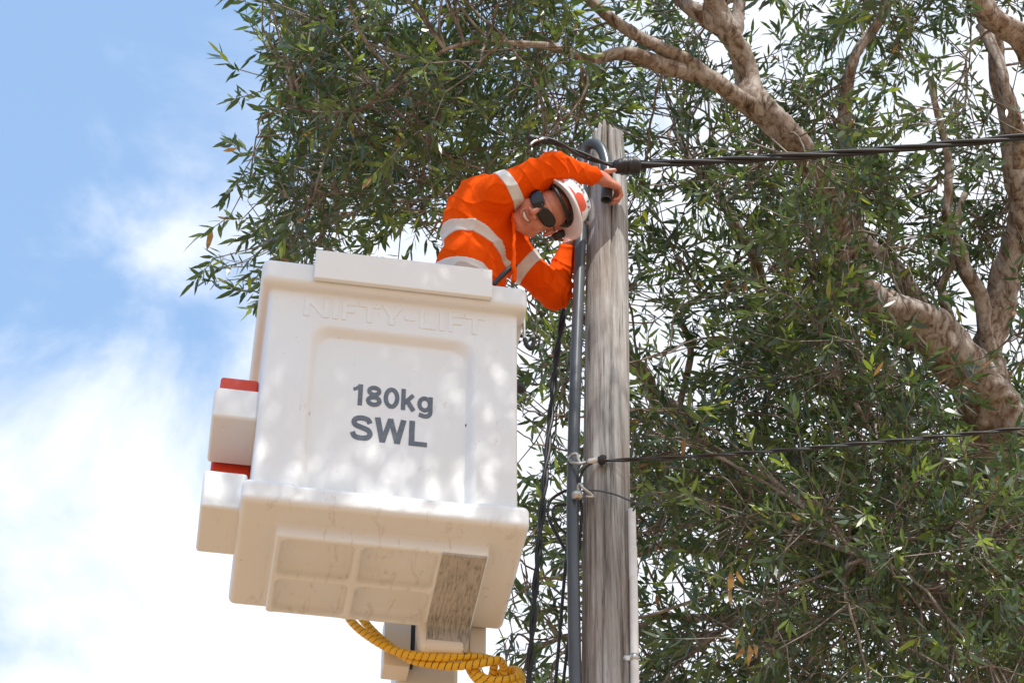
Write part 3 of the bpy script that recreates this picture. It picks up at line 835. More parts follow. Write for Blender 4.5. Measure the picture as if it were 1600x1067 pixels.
# limbs: (photo u, v, distance along the view, radius)
TD = 12.3
LIMBS = {
 'trunk': [(1600, 1700, 11.3, .26), (1604, 1300, 11.7, .22), (1598, 1067, 12.0, .19), (1590, 900, 12.2, .165), (1582, 780, TD, .155), (1562, 680, TD, .165), (1535, 610, TD, .150)],
 'limb_a': [(1535, 610, TD, .150), (1490, 560, TD - .1, .138), (1420, 503, TD - .2, .120), (1345, 448, TD - .3, .104), (1312, 375, TD - .4, .074), (1285, 300, TD - .5, .064), (1235, 215, TD - .6, .078), (1195, 168, TD - .6, .074), (1168, 120, TD - .5, .062), (1140, 58, TD - .5, .056), (1112, 10, TD - .5, .050), (1080, -80, TD - .6, .035), (1040, -200, TD - .8, .02)],
 'limb_b': [(1205, 185, TD - .6, .060), (1150, 155, TD - .65, .050), (1090, 118, TD - .7, .046), (1030, 96, TD - .75, .040), (975, 86, TD - .8, .034), (915, 90, TD - .9, .028), (850, 78, TD - 1, .018), (760, 60, TD - 1.1, .010)],
 'limb_c': [(1110, 128, TD - .7, .042), (1060, 92, TD - .7, .038), (1005, 58, TD - .7, .034), (950, 18, TD - .7, .030), (905, -20, TD - .7, .024), (800, -60, TD - .8, .014)],
 'limb_d': [(1140, 52, TD - .5, .046), (1090, 18, TD - .45, .040), (1060, -5, TD - .4, .034), (1000, -60, TD - .4, .02)],
 'limb_e': [(1143, 62, TD - .5, .040), (1160, 20, TD - .4, .034), (1162, -40, TD - .3, .026), (1190, -150, TD - .3, .014)],
 'limb_f': [(1545, 640, TD, .105), (1552, 560, TD + .1, .088), (1562, 470, TD + .2, .080), (1580, 380, TD + .3, .070), (1588, 270, TD + .3, .062), (1582, 180, TD + .3, .054), (1555, 90, TD + .3, .046), (1535, 30, TD + .3, .04), (1500, -80, TD + .3, .026)],
 'limb_g': [(1548, 560, TD + .05, .052), (1530, 480, TD + .1, .044), (1508, 420, TD + .15, .038), (1490, 360, TD + .2, .032), (1478, 250, TD + .3, .022), (1450, 120, TD + .4, .014)],
 'limb_h': [(1492, 545, TD + .1, .060), (1440, 480, TD + .15, .052), (1405, 425, TD + .2, .046), (1360, 380, TD + .25, .040), (1330, 320, TD + .3, .032), (1318, 230, TD + .35, .036), (1318, 160, TD + .4, .034), (1345, 85, TD + .45, .030), (1385, 10, TD + .5, .026), (1400, -80, TD + .5, .016)],
 'limb_i': [(1490, 520, TD + .1, .030), (1478, 450, TD + .2, .026), (1488, 380, TD + .3, .022), (1500, 300, TD + .4, .015)],
 'limb_j': [(1700, 140, 11.6, .075), (1640, 105, 11.5, .072), (1590, 55, 11.4, .066), (1545, 18, 11.3, .058), (1500, -20, 11.2, .05), (1430, -90, 11.0, .03)],
 'limb_k': [(1575, 800, TD + .2, .085), (1500, 745, TD + .4, .072), (1435, 708, TD + .5, .062), (1380, 668, TD + .6, .056), (1320, 628, TD + .7, .050), (1262, 585, TD + .75, .045), (1225, 540, TD + .8, .042), (1203, 475, TD + .8, .038), (1180, 400, TD + .8, .034), (1135, 325, TD + .9, .028), (1090, 272, TD + 1, .020), (1050, 200, TD + 1.1, .012)],
 'limb_l': [(1596, 1000, TD + .2, .08), (1450, 930, TD + .5, .066), (1300, 860, TD + .7, .058), (1180, 780, TD + .9, .052), (1090, 690, TD + .9, .046), (1045, 628, TD + .9, .045), (1000, 580, TD + .9, .038), (960, 530, TD + 1, .033), (890, 470, TD + 1, .028), (845, 420, TD + 1.1, .024), (810, 370, TD + 1.2, .020), (760, 250, TD + 1.3, .014), (700, 130, TD + 1.4, .008)],
 'limb_m': [(1300, 862, TD + .7, .040), (1200, 872, TD + .8, .034), (1130, 862, TD + .8, .028), (1070, 852, TD + .8, .025), (1010, 862, TD + .9, .021), (930, 880, TD + 1, .016), (850, 900, TD + 1.1, .010)],
 'limb_n': [(1060, 640, TD + .9, .022), (1078, 560, TD + .9, .019), (1072, 490, TD + .9, .016), (1100, 450, TD + .9, .012), (1170, 390, TD + .8, .008)],
 'limb_o': [(1590, 880, 11.2, .03), (1500, 900, 11.0, .024), (1400, 880, 10.8, .02), (1330, 850, 10.7, .016), (1250, 800, 10.6, .01)],
 'limb_p': [(1425, 815, 11.6, .012), (1420, 770, 11.5, .014), (1395, 730, 11.4, .013), (1370, 700, 11.3, .010), (1330, 640, 11.2, .008), (1300, 560, 11.2, .005)],
 'limb_q': [(1415, 940, 11.3, .016), (1370, 890, 11.3, .015), (1330, 850, 11.2, .013), (1300, 815, 11.1, .010), (1270, 790, 11.1, .006)],
 'limb_r': [(1240, 1000, 12.6, .03), (1160, 960, 12.7, .024), (1060, 960, 12.8, .018), (960, 990, 12.9, .012), (830, 1010, 13, .008)],
 'limb_s': [(760, 60, TD - 1.1, .012), (680, 90, 11.2, .012), (600, 150, 11.2, .010), (520, 170, 11.2, .008), (450, 160, 11.2, .005)],
 'limb_t': [(845, 420, TD + 1.1, .018), (780, 330, 13.0, .016), (700, 300, 12.8, .013), (600, 320, 12.6, .010), (500, 340, 12.4, .007), (420, 350, 12.3, .004)],
 'limb_u': [(1535, 40, TD + .3, .034), (1560, 110, TD + .1, .036), (1590, 180, TD, .036), (1600, 260, TD + .1, .034)],
}
skel_p, skel_r, skel_name = [], [], []
def bark_tube(name, pts, rad, sides, seed):
    r_ = np.random.default_rng(seed)
    ph = r_.uniform(0, 6.28, 8)
    def rf(s, a):
        return (1 + 0.09 * np.sin(s * 7 + a * 2 + ph[0]) + 0.07 * np.sin(s * 19 + a * 3 + ph[1] + np.sin(s * 5)) + 0.05 * np.sin(s * 41 - a * 5 + ph[2])
                + 0.04 * np.sin(s * 83 + a * 4 + ph[3]) + 0.05 * np.clip(np.sin(s * 13 + a + ph[4]) * 4, -1, 1) * np.sin(a * 2 + s * 3 + ph[5]))
    V, Fc = tube_vf(pts, rad, sides, rfun=rf)
    me = mesh(name, V - TB, Fc)
    return link(name, me, M['bark'], tree)
for ii, (nm, q) in enumerate(LIMBS.items()):
    p = np.array([PD(u, v, d) for u, v, d, r in q])
    r = [x[3] for x in q]
    if nm == 'trunk':
        p = np.vstack([[TB + (0, 0, -0.05), TB + (0.02, 0, 2.0), TB + (0.0, -0.05, 4.2)], p[1:]])
        r = [0.36, 0.28, 0.25] + r[1:]
    ln = np.linalg.norm(np.diff(p, axis=0), axis=1).sum()
    n = max(24, int(ln / 0.035))
    pts, rad = spline(p, n, r)
    wob = np.random.default_rng(ii).normal(size=(4, 3))
    s = np.linspace(0, ln, n)[:, None]
    if nm != 'trunk':
        pts = pts + np.minimum(1, s / 0.4) * (0.02 * np.sin(s * 5 + wob[0] * 3) + 0.012 * np.sin(s * 13 + wob[1] * 3))
    rmax = max(r)
    bark_tube('trunk' if nm == 'trunk' else 'limb', pts, rad, 26 if rmax > .07 else 14 if rmax > .03 else 8, ii)
    st = max(1, int(0.12 / 0.035))
    skel_p.append(pts[::st]); skel_r.append(rad[::st]); skel_name += [nm] * len(pts[::st])
# limbs of the crown above the picture, reaching over the lift towards the street
for ii, (p, r) in enumerate([
    ([PD(1112, 10, 11.8), np.array([1.3, 7.9, 11.9]), np.array([1.1, 6.8, 12.4]), np.array([0.7, 5.4, 12.3]), np.array([0.2, 4.2, 11.9])], [.05, .05, .042, .03, .012]),
    ([np.array([1.1, 6.8, 12.4]), np.array([1.7, 5.6, 12.4]), np.array([2.0, 4.4, 12.1])], [.035, .026, .01]),
    ([np.array([1.2, 7.2, 12.2]), np.array([0.2, 6.2, 12.6]), np.array([-0.6, 5.2, 12.4])], [.035, .026, .01]),
    ([PD(1500, -80, 12.6), np.array([2.4, 8.4, 13.0]), np.array([2.0, 7.4, 13.6]), np.array([1.0, 6.6, 14.0])], [.03, .03, .024, .01])]):
    ln = np.linalg.norm(np.diff(np.array(p), axis=0), axis=1).sum()
    pts, rad = spline(p, int(ln / 0.06), r)
    bark_tube('limb', pts, rad, 10, 60 + ii)
    skel_p.append(pts[::2]); skel_r.append(rad[::2]); skel_name += ['over'] * len(pts[::2])
SP, SR = np.vstack(skel_p), np.concatenate(skel_r)

# how full the crown is, read off the photo on a 100 px grid
DEN = np.array([
 [0,0,0,.10,.80,1,1,1,.95,.58,.55,.62,.62,.60,.75,.60],
 [0,0,0,0,.85,1,1,1,.95,.55,.40,.42,.55,.78,.85,.60],
 [0,0,0,.1,.85,.90,.88,.95,.75,.42,.42,.58,.80,.85,.55,.60],
 [0,0,0,.62,1,.70,.50,.85,.55,.42,.58,.45,.72,.78,.75,.75],
 [0,0,0,.3,.6,.1,.0,.2,.60,.52,.58,.72,.95,.60,.55,.55],
 [0,0,0,0,0,0,0,0,.62,.58,.48,.85,1,1,.70,.50],
 [0,0,0,0,0,0,0,.1,.66,.60,.72,1,1,1,.80,.60],
 [0,0,0,0,0,0,0,.1,.66,.60,.92,1,1,1,.80,.80],
 [0,0,0,0,0,0,0,.1,.58,.52,.50,1,1,.92,.92,1],
 [0,0,0,0,0,0,0,.05,.50,.52,.82,1,.90,.80,1,1],
 [0,0,0,0,0,0,0,.25,.60,.70,1,1,.80,.85,1,1]], float)
def density(u, v):
    x = np.clip((np.asarray(u, float) - 50) / 100, 0, 14.999)
    y = np.clip((np.asarray(v, float) - 50) / 100, 0, 9.999)
    i, j = x.astype(int), y.astype(int)
    fx, fy = x - i, y - j
    return (DEN[j, i] * (1 - fx) + DEN[j, i + 1] * fx) * (1 - fy) + (DEN[j + 1, i] * (1 - fx) + DEN[j + 1, i + 1] * fx) * fy

boughs, wts = [], []
tries = 0
while len(boughs) < 480 and tries < 60000:
    tries += 1
    u, v = rng.uniform(390, 1760), rng.uniform(-260, 1200)
    dn = float(density(u, v))
    if rng.random() > 0.15 + 0.85 * dn or dn < 0.2: continue
    # nearer foliage low on the right, farther to the upper left
    low = np.clip((v - 450) / 500, 0, 1) * np.clip((u - 1000) / 350, 0, 1)
    d = rng.uniform(11.0 - 1.4 * low, 14.2 - 1.0 * low) if dn > 0.9 or rng.random() < 0.22 else rng.uniform(12.5, 14.6)
    if u < 900: d = rng.uniform(10.9, 13.6)
    p = PD(u, v, d)
    boughs.append(p); wts.append(dn)
for (u, v, d) in [(1262, 262, 11.2), (1285, 240, 11.3), (1300, 330, 11.2), (1255, 340, 11.0), (1235, 430, 11.2), (1330, 560, 11.0), (1280, 500, 11.1), (1455, 640, 11.0), (1520, 690, 10.6), (1400, 600, 11.0), (1200, 590, 11.2), (1400, 320, 11.4), (1385, 390, 11.6), (1470, 200, 11.3), (1520, 820, 10.2), (1570, 860, 10.0)]:
    boughs.append(PD(u, v, d)); wts.append(1.0)
boughs = np.array(boughs)
n_view = len(boughs)
# crown over the street, out of the picture: throws the dappled shade
ov = []
rng_o = np.random.default_rng(21)
while len(ov) < 32:
    tgt = np.array([rng_o.uniform(-1.15, 0.75), rng_o.uniform(6.6, 7.2), rng_o.uniform(6.9, 9.5)])
    if tgt[2] > 8.5 and rng_o.random() < 0.75: continue
    p = tgt + SUN * rng_o.uniform(3.8, 6.4)
    if proj(p)[1] > -160: continue
    rel = np.array([0.0, 6.98, 9.0]) - p
    if np.linalg.norm(rel - SUN * (rel @ SUN)) < 0.80 and rng_o.random() < 0.93: continue
    ov.append(p)
ov = np.array(ov)
boughs = np.vstack([boughs, ov])

tw_V, tw_F, tw_n = [], [], 0
def add_twig(pts, rad, sides):
    global tw_n
    V, Fc = tube_vf(pts, rad, sides, cap=False, base=tw_n)
    tw_V.append(V); tw_F.extend(Fc); tw_n += len(V)
sp_b, sp_d, sp_t, sp_l = [], [], [], []
for bi, c in enumerate(boughs):
    if bi == n_view: rng = np.random.default_rng(5)
    dist = np.linalg.norm(SP - c, axis=1) + 0.35 * np.maximum(0, SP[:, 2] - c[2])
    cand = np.argsort(dist)[:4]
    k = cand[rng.integers(0, 4)]
    q, rq = SP[k], SR[k]
    dv = c - q
    ln = np.linalg.norm(dv) + 1e-6
    if ln > 1.9 and bi < n_view:
        q = c - dv / ln * 1.3; ln = 1.3; dv = c - q
    ctrl = q + dv * 0.5 + rng.normal(size=3) * 0.10 * ln + np.array([0, 0, 0.10 * ln])
    n = max(14, int(ln / 0.06))
    ctrl2 = q + dv * 0.78 + rng.normal(size=3) * 0.09 * ln
    pts = spline([q, ctrl, ctrl2, c], n)
    pts[1:] += rng.normal(size=(n - 1, 3)) * 0.004
    r0 = min(0.008, rq * 0.6 + 0.002)
    add_twig(pts, np.linspace(r0, 0.0035, n), 5)
    seed_t = np.clip(rng.normal(0.33, 0.16), 0.02, 0.8)
    ns = 26 if bi < n_view else 30
    outd = dv / ln
    for s_ in range(ns):
        tt = rng.uniform(0.30, 0.999) * (n - 1)
        bp = pts[int(tt)] + (pts[int(tt) + 1] - pts[int(tt)]) * (tt % 1)
        dr = outd * 0.55 + rng.normal(size=3) * 0.75 + np.array([0, 0, 0.05])
        dr /= np.linalg.norm(dr)
        L_ = rng.uniform(0.10, 0.46)
        e = bp + dr * L_
        dr2 = dr + rng.normal(size=3) * 0.45 + np.array([0, 0, 0.06])
        dr2 /= np.linalg.norm(dr2)
        if bi < n_view:
            u, v, d = proj(e)
            dn = float(density(u, v))
            kf_ = 0.85 if u < 620 and 210 < v < 480 else 0.50 if u < 930 and v < 480 else 0.60 if v > 400 and u > 1000 else 0.66
            if rng.random() > min(1.0, 1.15 * dn ** 1.35) * kf_: continue
        else:
            if proj(e)[1] > -60: continue
        sl = rng.uniform(0.10, 0.19)
        mid = (bp + e) / 2 + rng.normal(size=3) * 0.02
        tip = e + dr2 * sl
        add_twig(np.array([bp, mid, e, tip]), np.array([0.0048, 0.0040, 0.003, 0.0016]), 3)
        sp_b.append(e - dr2 * 0.05); sp_d.append(dr2); sp_l.append(sl + 0.06); sp_t.append(seed_t + rng.normal() * 0.08)
sp_b, sp_d, sp_l, sp_t = map(np.array, (sp_b, sp_d, sp_l, sp_t))
me = mesh('twigs', np.vstack(tw_V) - TB, tw_F)
tg = link('twigs', me, M['twig'], tree)
tg['kind'] = 'stuff'

rng = np.random.default_rng(9)
# leaves, spiralling round the end of each twig
NL = 12
S = len(sp_b)
ti = (np.arange(NL) + 0.5) / NL
t_ = np.clip(ti[None, :] + rng.normal(size=(S, NL)) * 0.03, 0, 1)
base = sp_b[:, None, :] + sp_d[:, None, :] * (t_ * sp_l[:, None])[..., None]
ref = np.where(np.abs(sp_d[:, 2:3]) < 0.9, np.array([[0, 0, 1.0]]), np.array([[1.0, 0, 0]]))
A = np.cross(sp_d, ref); A /= np.linalg.norm(A, axis=1)[:, None]
B = np.cross(sp_d, A)
az = np.arange(NL)[None, :] * 2.4 + rng.uniform(0, 6.28, (S, 1)) + rng.normal(size=(S, NL)) * 0.3
rad = np.cos(az)[..., None] * A[:, None, :] + np.sin(az)[..., None] * B[:, None, :]
sp_a = np.radians(np.clip(72 - 48 * t_ + rng.normal(size=(S, NL)) * 9, 8, 95))
ld = sp_d[:, None, :] * np.cos(sp_a)[..., None] + rad * np.sin(sp_a)[..., None]
ld[..., 2] -= 0.16
ld /= np.linalg.norm(ld, axis=-1)[..., None]
wv = np.cross(ld, rad + rng.normal(size=rad.shape) * 0.55)
wv /= np.linalg.norm(wv, axis=-1)[..., None] + 1e-9
nv = np.cross(wv, ld)
ll = np.clip(rng.normal(0.088, 0.015, (S, NL)), 0.045, 0.125) * (0.75 + 0.35 * np.sin(t_ * 2.6))
lw = ll * rng.uniform(0.095, 0.135, (S, NL))
bend = rng.normal(0.0, 0.10, (S, NL)) - 0.06
tint = sp_t[:, None] + rng.normal(size=(S, NL)) * 0.07
fresh = (rng.random(S) < 0.16)[:, None] & (t_ > 0.62)
tint = np.where(fresh, 0.80 + rng.normal(size=tint.shape) * 0.05, np.clip(tint, 0.0, 0.78))
tint = np.where(rng.random(tint.shape) < 0.012, 0.93, tint)
tint = np.where(rng.random(tint.shape) < 0.008, 1.0, tint)
fl = lambda a: a.reshape(-1, *a.shape[2:])
base, ld, wv, nv, ll, lw, bend, tint = map(fl, (base, ld, wv, nv, ll, lw, bend, tint))
prof = [(0.0, 0.0), (0.33, 0.95), (0.33, -0.95), (0.70, 0.72), (0.70, -0.72), (1.0, 0.0)]
# the 300 leaves that show largest stand as parts of their own
u_, v_, d_ = proj(base)
inv = (u_ > 20) & (u_ < 1580) & (v_ > 20) & (v_ < 1050)
order = np.argsort(np.where(inv, d_ / ll, 1e9))[:300]
keep = np.ones(len(base), bool); keep[order] = False
cols = []
for a, b_ in prof:
    cols.append(base + ld * (a * ll)[:, None] + wv * (b_ * lw)[:, None] + nv * (bend * ll * (a ** 2))[:, None])
LV = np.stack(cols, 1)[keep]
nL = len(LV)
tri = np.array([(0, 2, 1), (1, 2, 4), (1, 4, 3), (3, 4, 5)])
LF = (np.arange(nL)[:, None, None] * 6 + tri[None]).reshape(-1, 3)
me = fast_mesh('foliage', LV.reshape(-1, 3) - TB, LF)
at = me.attributes.new('tint', 'FLOAT', 'POINT')
at.data.foreach_set('value', np.repeat(tint[keep], 6).astype(np.float32))
fo = link('foliage', me, M['leaf'], tree)
fo['kind'] = 'stuff'
leaf_me = []
for q in range(6):
    V = [(a, b_ * 0.105, (-0.06 + 0.03 * (q % 3)) * a * a) for a, b_ in prof]
    lm = mesh('leaf', V, tri)
    at = lm.attributes.new('tint', 'FLOAT', 'POINT')
    at.data.foreach_set('value', np.full(6, (0.18, 0.28, 0.38, 0.5, 0.62, 0.82)[q], np.float32))
    lm.materials.append(M['leaf'])
    lm.polygons.foreach_set('use_smooth', np.ones(4, bool))
    leaf_me.append(lm)
tq = np.array([0.18, 0.28, 0.38, 0.5, 0.62, 0.82])
for i in order:
    o = bpy.data.objects.new('leaf', leaf_me[int(np.argmin(abs(tq - tint[i])))])
    COL.objects.link(o)
    s = ll[i]
    mt = Matrix.Identity(4)
    for r_ in range(3):
        mt[r_][0], mt[r_][1], mt[r_][2] = ld[i][r_] * s, wv[i][r_] * s, nv[i][r_] * s
        mt[r_][3] = base[i][r_] - TB[r_]
    o.parent = tree
    o.matrix_local = mt
# dead brown leaves caught in the foliage
dm = mesh('dead_leaf', [(a, b_ * 0.16, 0.10 * math.sin(a * 5) * (1 + b_ * .5)) for a, b_ in prof], tri)
at = dm.attributes.new('tint', 'FLOAT', 'POINT')
at.data.foreach_set('value', np.full(6, 1.0, np.float32))
dm.materials.append(M['leaf'])
for (u, v, a, s) in [(1141, 892, -88, .10), (1151, 890, -66, .075), (1143, 915, -97, .085), (1150, 996, -80, .06), (1163, 1008, -116, .08), (1170, 1006, -88, .10), (1177, 1004, -72, .075)]:
    o = bpy.data.objects.new('dead_leaf', dm)
    COL.objects.link(o)
    dr = RT * math.cos(math.radians(a)) + UP * math.sin(math.radians(a)) + FW * rng.normal() * .25
    dr /= np.linalg.norm(dr)
    wd = np.cross(dr, FW + rng.normal(size=3) * .4); wd /= np.linalg.norm(wd)
    nn = np.cross(dr, wd)
    c = PD(u, v, 9.8 + 0.1 * rng.random()) - TB
    mt = Matrix.Identity(4)
    for r_ in range(3):
        mt[r_][0], mt[r_][1], mt[r_][2], mt[r_][3] = dr[r_] * s, wd[r_] * s, nn[r_] * s, c[r_]
    o.parent = tree
    o.matrix_local = mt

# ================================================================== PERSON
FLOOR = 7.50
box('step', (0.62, 0.22, 0.10), (0.99, 0.58, FLOOR - 7.0), M['board'], lift, 0.015, 2)
HP = 0.0042
class Field:
    def __init__(s, lo, hi, h):
        s.lo = np.array(lo, float); s.h = h
        s.shape = tuple(int((b_ - a) / h) + 1 for a, b_ in zip(lo, hi))
        s.F = np.full(s.shape, 0.25, np.float32)
    def sub(s, lo, hi):
        i0 = np.clip(((np.array(lo) - s.lo) / s.h).astype(int), 0, np.array(s.shape) - 1)
        i1 = np.clip(((np.array(hi) - s.lo) / s.h).astype(int) + 2, 1, s.shape)
        if (i1 <= i0).any(): return None, None
        sl = tuple(slice(a, b_) for a, b_ in zip(i0, i1))
        ax = [s.lo[k] + s.h * np.arange(i0[k], i1[k]) for k in range(3)]
        return sl, np.stack(np.meshgrid(*ax, indexing='ij'), -1)
    def add(s, fn, lo, hi, k=0.02, op='add', pad=0.07):
        sl, p = s.sub(np.array(lo) - pad, np.array(hi) + pad)
        if sl is None: return
        d = fn(p).astype(np.float32)
        c_ = s.F[sl]
        if op == 'add': s.F[sl] = smin(c_, d, k) if k else np.minimum(c_, d)
        else: s.F[sl] = smax(c_, -d, k)
    def cone(s, a, b_, ra, rb, k=0.02, op='add'):
        a, b_ = np.asarray(a, float), np.asarray(b_, float)
        ab = b_ - a
        def fn(p):
            t_ = np.clip(((p - a) @ ab) / (ab @ ab), 0, 1)
            return np.linalg.norm(p - a - t_[..., None] * ab, axis=-1) - (ra + (rb - ra) * t_)
        r = max(ra, rb)
        s.add(fn, np.minimum(a, b_) - r, np.maximum(a, b_) + r, k, op)
    def ell(s, c_, R_, rad, k=0.02, op='add'):
        """R_ rows are the local axes"""
        c_, rad = np.asarray(c_, float), np.asarray(rad, float)
        def fn(p):
            q = (p - c_) @ np.asarray(R_).T
            k0 = np.linalg.norm(q / rad, axis=-1)
            k1 = np.linalg.norm(q / rad ** 2, axis=-1) + 1e-9
            return k0 * (k0 - 1) / k1
        r = max(rad)
        s.add(fn, c_ - r, c_ + r, k, op)
def unit(v): return np.asarray(v, float) / np.linalg.norm(v)

# joints, from the photo
FACE = unit([0.84, -0.54, 0])                 # the way the chest faces
LAT = np.array([-FACE[1], FACE[0], 0])        # towards his left
pelvis = P(736, 488, 7.07); waist = P(736, 428, 7.07); chest = P(745, 362, 7.045); upper = P(768, 330, 7.03); neck0 = P(790, 338, 7.03)
RS, RE, RW = P(778, 305, 6.88), P(866, 263, 6.84), P(936, 277, 7.00)
LS, LE, LW = P(806, 405, 7.20), P(866, 456, 7.27), P(892, 372, 7.25)
HC = P(846, 333, 6.965)                       # head centre
hu = unit(RT * math.cos(math.radians(27)) + UP * math.sin(math.radians(27)) - FW * 0.05)
hf = unit(-FW + 0.10 * UP - 0.06 * RT); hf = unit(hf - hu * (hf @ hu))
hl = np.cross(hu, hf)                         # his left
HR = np.array([hl, hf, hu])
HSC = 1.14
def hw(x, y, z): return HC + HSC * (hl * x + hf * y + hu * z)
axis_t = unit(chest - waist)
def torso_axes(up_):
    u_ = unit(up_)
    f_ = unit(FACE - u_ * (FACE @ u_))
    return np.array([np.cross(u_, f_), f_, u_])
TW, TC, TU = torso_axes(waist - pelvis), torso_axes(chest - waist), torso_axes(upper - chest)
hipL, hipR = pelvis + LAT * 0.10 - (0, 0, 0.06), pelvis - LAT * 0.10 - (0, 0, 0.06)

LOW, HIGH = np.array([-0.48, 6.68, 8.26]), np.array([0.56, 7.48, 9.22])
B_ = Field(LOW, HIGH, HP)
def head(fd):
    fd.ell(hw(0, -0.012, 0.030), HR, np.array([0.074, 0.094, 0.086]) * HSC, 0.02)
    fd.ell(hw(0, 0.022, -0.035), HR, np.array([0.063, 0.068, 0.072]) * HSC, 0.03)
    fd.ell(hw(0, 0.058, -0.092), HR, np.array([0.030, 0.024, 0.022]) * HSC, 0.03)
    for s in (-1, 1):
        fd.ell(hw(s * 0.040, 0.060, -0.030), HR, np.array([0.028, 0.025, 0.024]) * HSC, 0.02)
        fd.cone(hw(s * 0.050, 0.005, -0.070), hw(s * 0.016, 0.055, -0.094), 0.022, 0.020, 0.02)
        fd.ell(hw(s * 0.080, -0.012, -0.004), HR, np.array([0.011, 0.020, 0.032]) * HSC, 0.006)
        fd.ell(hw(s * 0.034, 0.083, 0.014), HR, np.array([0.021, 0.012, 0.012]) * HSC, 0.010, 'cut')
        fd.ell(hw(s * 0.018, 0.098, -0.030), HR, np.array([0.011, 0.012, 0.009]) * HSC, 0.008)
    fd.cone(hw(-0.03, 0.082, 0.032), hw(0.03, 0.082, 0.032), 0.011, 0.011, 0.012)
    fd.cone(hw(0, 0.088, 0.018), hw(0, 0.114, -0.024), 0.009, 0.0135, 0.010)
    fd.ell(hw(0, 0.080, -0.060), HR, np.array([0.034, 0.020, 0.018]) * HSC, 0.014)
    # open smile
    for x in np.linspace(-0.022, 0.022, 7):
        fd.ell(hw(x, 0.100, -0.061 + 9 * x * x), HR, np.array([0.006, 0.016, 0.0075]) * HSC, 0.003, 'cut')
head(B_)
B_.cone(neck0, hw(0, -0.015, -0.055), 0.064, 0.056, 0.03)
B_.ell(upper, TU, (0.165, 0.105, 0.11), 0.05)
B_.ell(chest, TC, (0.155, 0.112, 0.16), 0.06)
B_.ell(waist, TW, (0.145, 0.105, 0.14), 0.06)
B_.ell(pelvis, TW, (0.165, 0.125, 0.13), 0.06)
footL, footR = np.array([-0.16, 7.16, FLOOR + 0.05]), np.array([-0.28, 6.96, FLOOR + 0.05])
for hip, ft in ((hipL, footL), (hipR, footR)):
    kn = (hip + ft) / 2 + FACE * 0.05
    B_.cone(hip, kn, 0.085, 0.058, 0.04); B_.cone(kn, ft + (0, 0, 0.03), 0.058, 0.042, 0.02)
for S_, E_, W_ in ((RS, RE, RW), (LS, LE, LW)):
    B_.cone(upper, S_, 0.075, 0.062, 0.04)
    B_.cone(S_, E_, 0.055, 0.042, 0.03); B_.cone(E_, W_, 0.044, 0.0285, 0.02)
def hand(fd, W_, d, pn_, side, curls, thumb_dir, scale=1.0):
    """d: along the hand, pn_: out of the palm, side*lat: index side"""
    d = unit(d); pn_ = unit(np.asarray(pn_) - d * (np.asarray(pn_) @ d)); lat = np.cross(pn_, d) * side
    k = scale
    R_ = np.array([lat, pn_, d])
    fd.cone(W_, W_ + d * 0.03 * k, 0.027 * k, 0.026 * k, 0.012)
    fd.ell(W_ + d * 0.055 * k, R_, np.array([0.043, 0.019, 0.056]) * k, 0.016)
    for i_, (x, ln, r) in enumerate(((0.031, 0.082, .0092), (0.0105, 0.090, .0095), (-0.0105, 0.084, .009), (-0.030, 0.066, .0082))):
        p = W_ + d * (0.094 - abs(x) * 0.18) * k + lat * x * k
        dr = d + lat * x * 2.2; dr = unit(dr); ang = 0
        r *= k
        fd.cone(p - d * 0.04 * k, p, r * 1.1, r * 1.08, 0.008)
        for sg, cu in zip((0.44, 0.32, 0.26), curls[i_]):
            ang = math.radians(cu)
            dr = unit(dr * math.cos(ang) + pn_ * math.sin(ang)) if sg == 0.44 else unit(np.cos(ang) * dr + np.sin(ang) * unit(np.cross(lat, dr)) * (1 if np.cross(lat, dr) @ (pn_ - dr * (pn_ @ dr) - 0.6 * d) > 0 else -1))
            q = p + dr * ln * sg * k
            fd.cone(p, q, r, r * 0.94, 0.0025)
            p, r = q, r * 0.94
    tb = W_ + d * 0.028 * k + lat * 0.024 * k + pn_ * 0.006 * k
    tm = tb + unit(thumb_dir) * 0.042 * k
    te = tm + unit(unit(thumb_dir) * 0.7 + d * 0.5 + pn_ * 0.35) * 0.032 * k
    fd.cone(tb, tm, 0.015 * k, 0.0115 * k, 0.010); fd.cone(tm, te, 0.0112 * k, 0.009 * k, 0.004)
# his right hand closes over the cut end of the conduit
hand(B_, RW, P(957, 288, 7.045) - RW, np.array([-0.05, 0.85, -0.55]), -1, [(35, 50, 40), (38, 52, 42), (40, 55, 45), (45, 55, 45)], UP * 0.8 + RT * 0.5 - FW * .1, 1.12)
# his left hand steadies the conduit from behind
hand(B_, LW, P(898, 318, 7.26) - LW, np.array([0.95, 0.1, 0.0]), 1, [(22, 40, 35), (24, 42, 35), (26, 44, 38), (30, 46, 40)], RT * 0.7 - FW * 0.4 + UP * 0.3)
V, Q = surfnet(B_.F, LOW, HP)
PB = np.array([-0.22, 7.06, FLOOR])
person = link('person', fast_mesh('body', V - PB, Q), M['skin'])
person.location = PB
tag(person, 'worker in orange shirt and white hard hat leaning from bucket to pole', 'person')

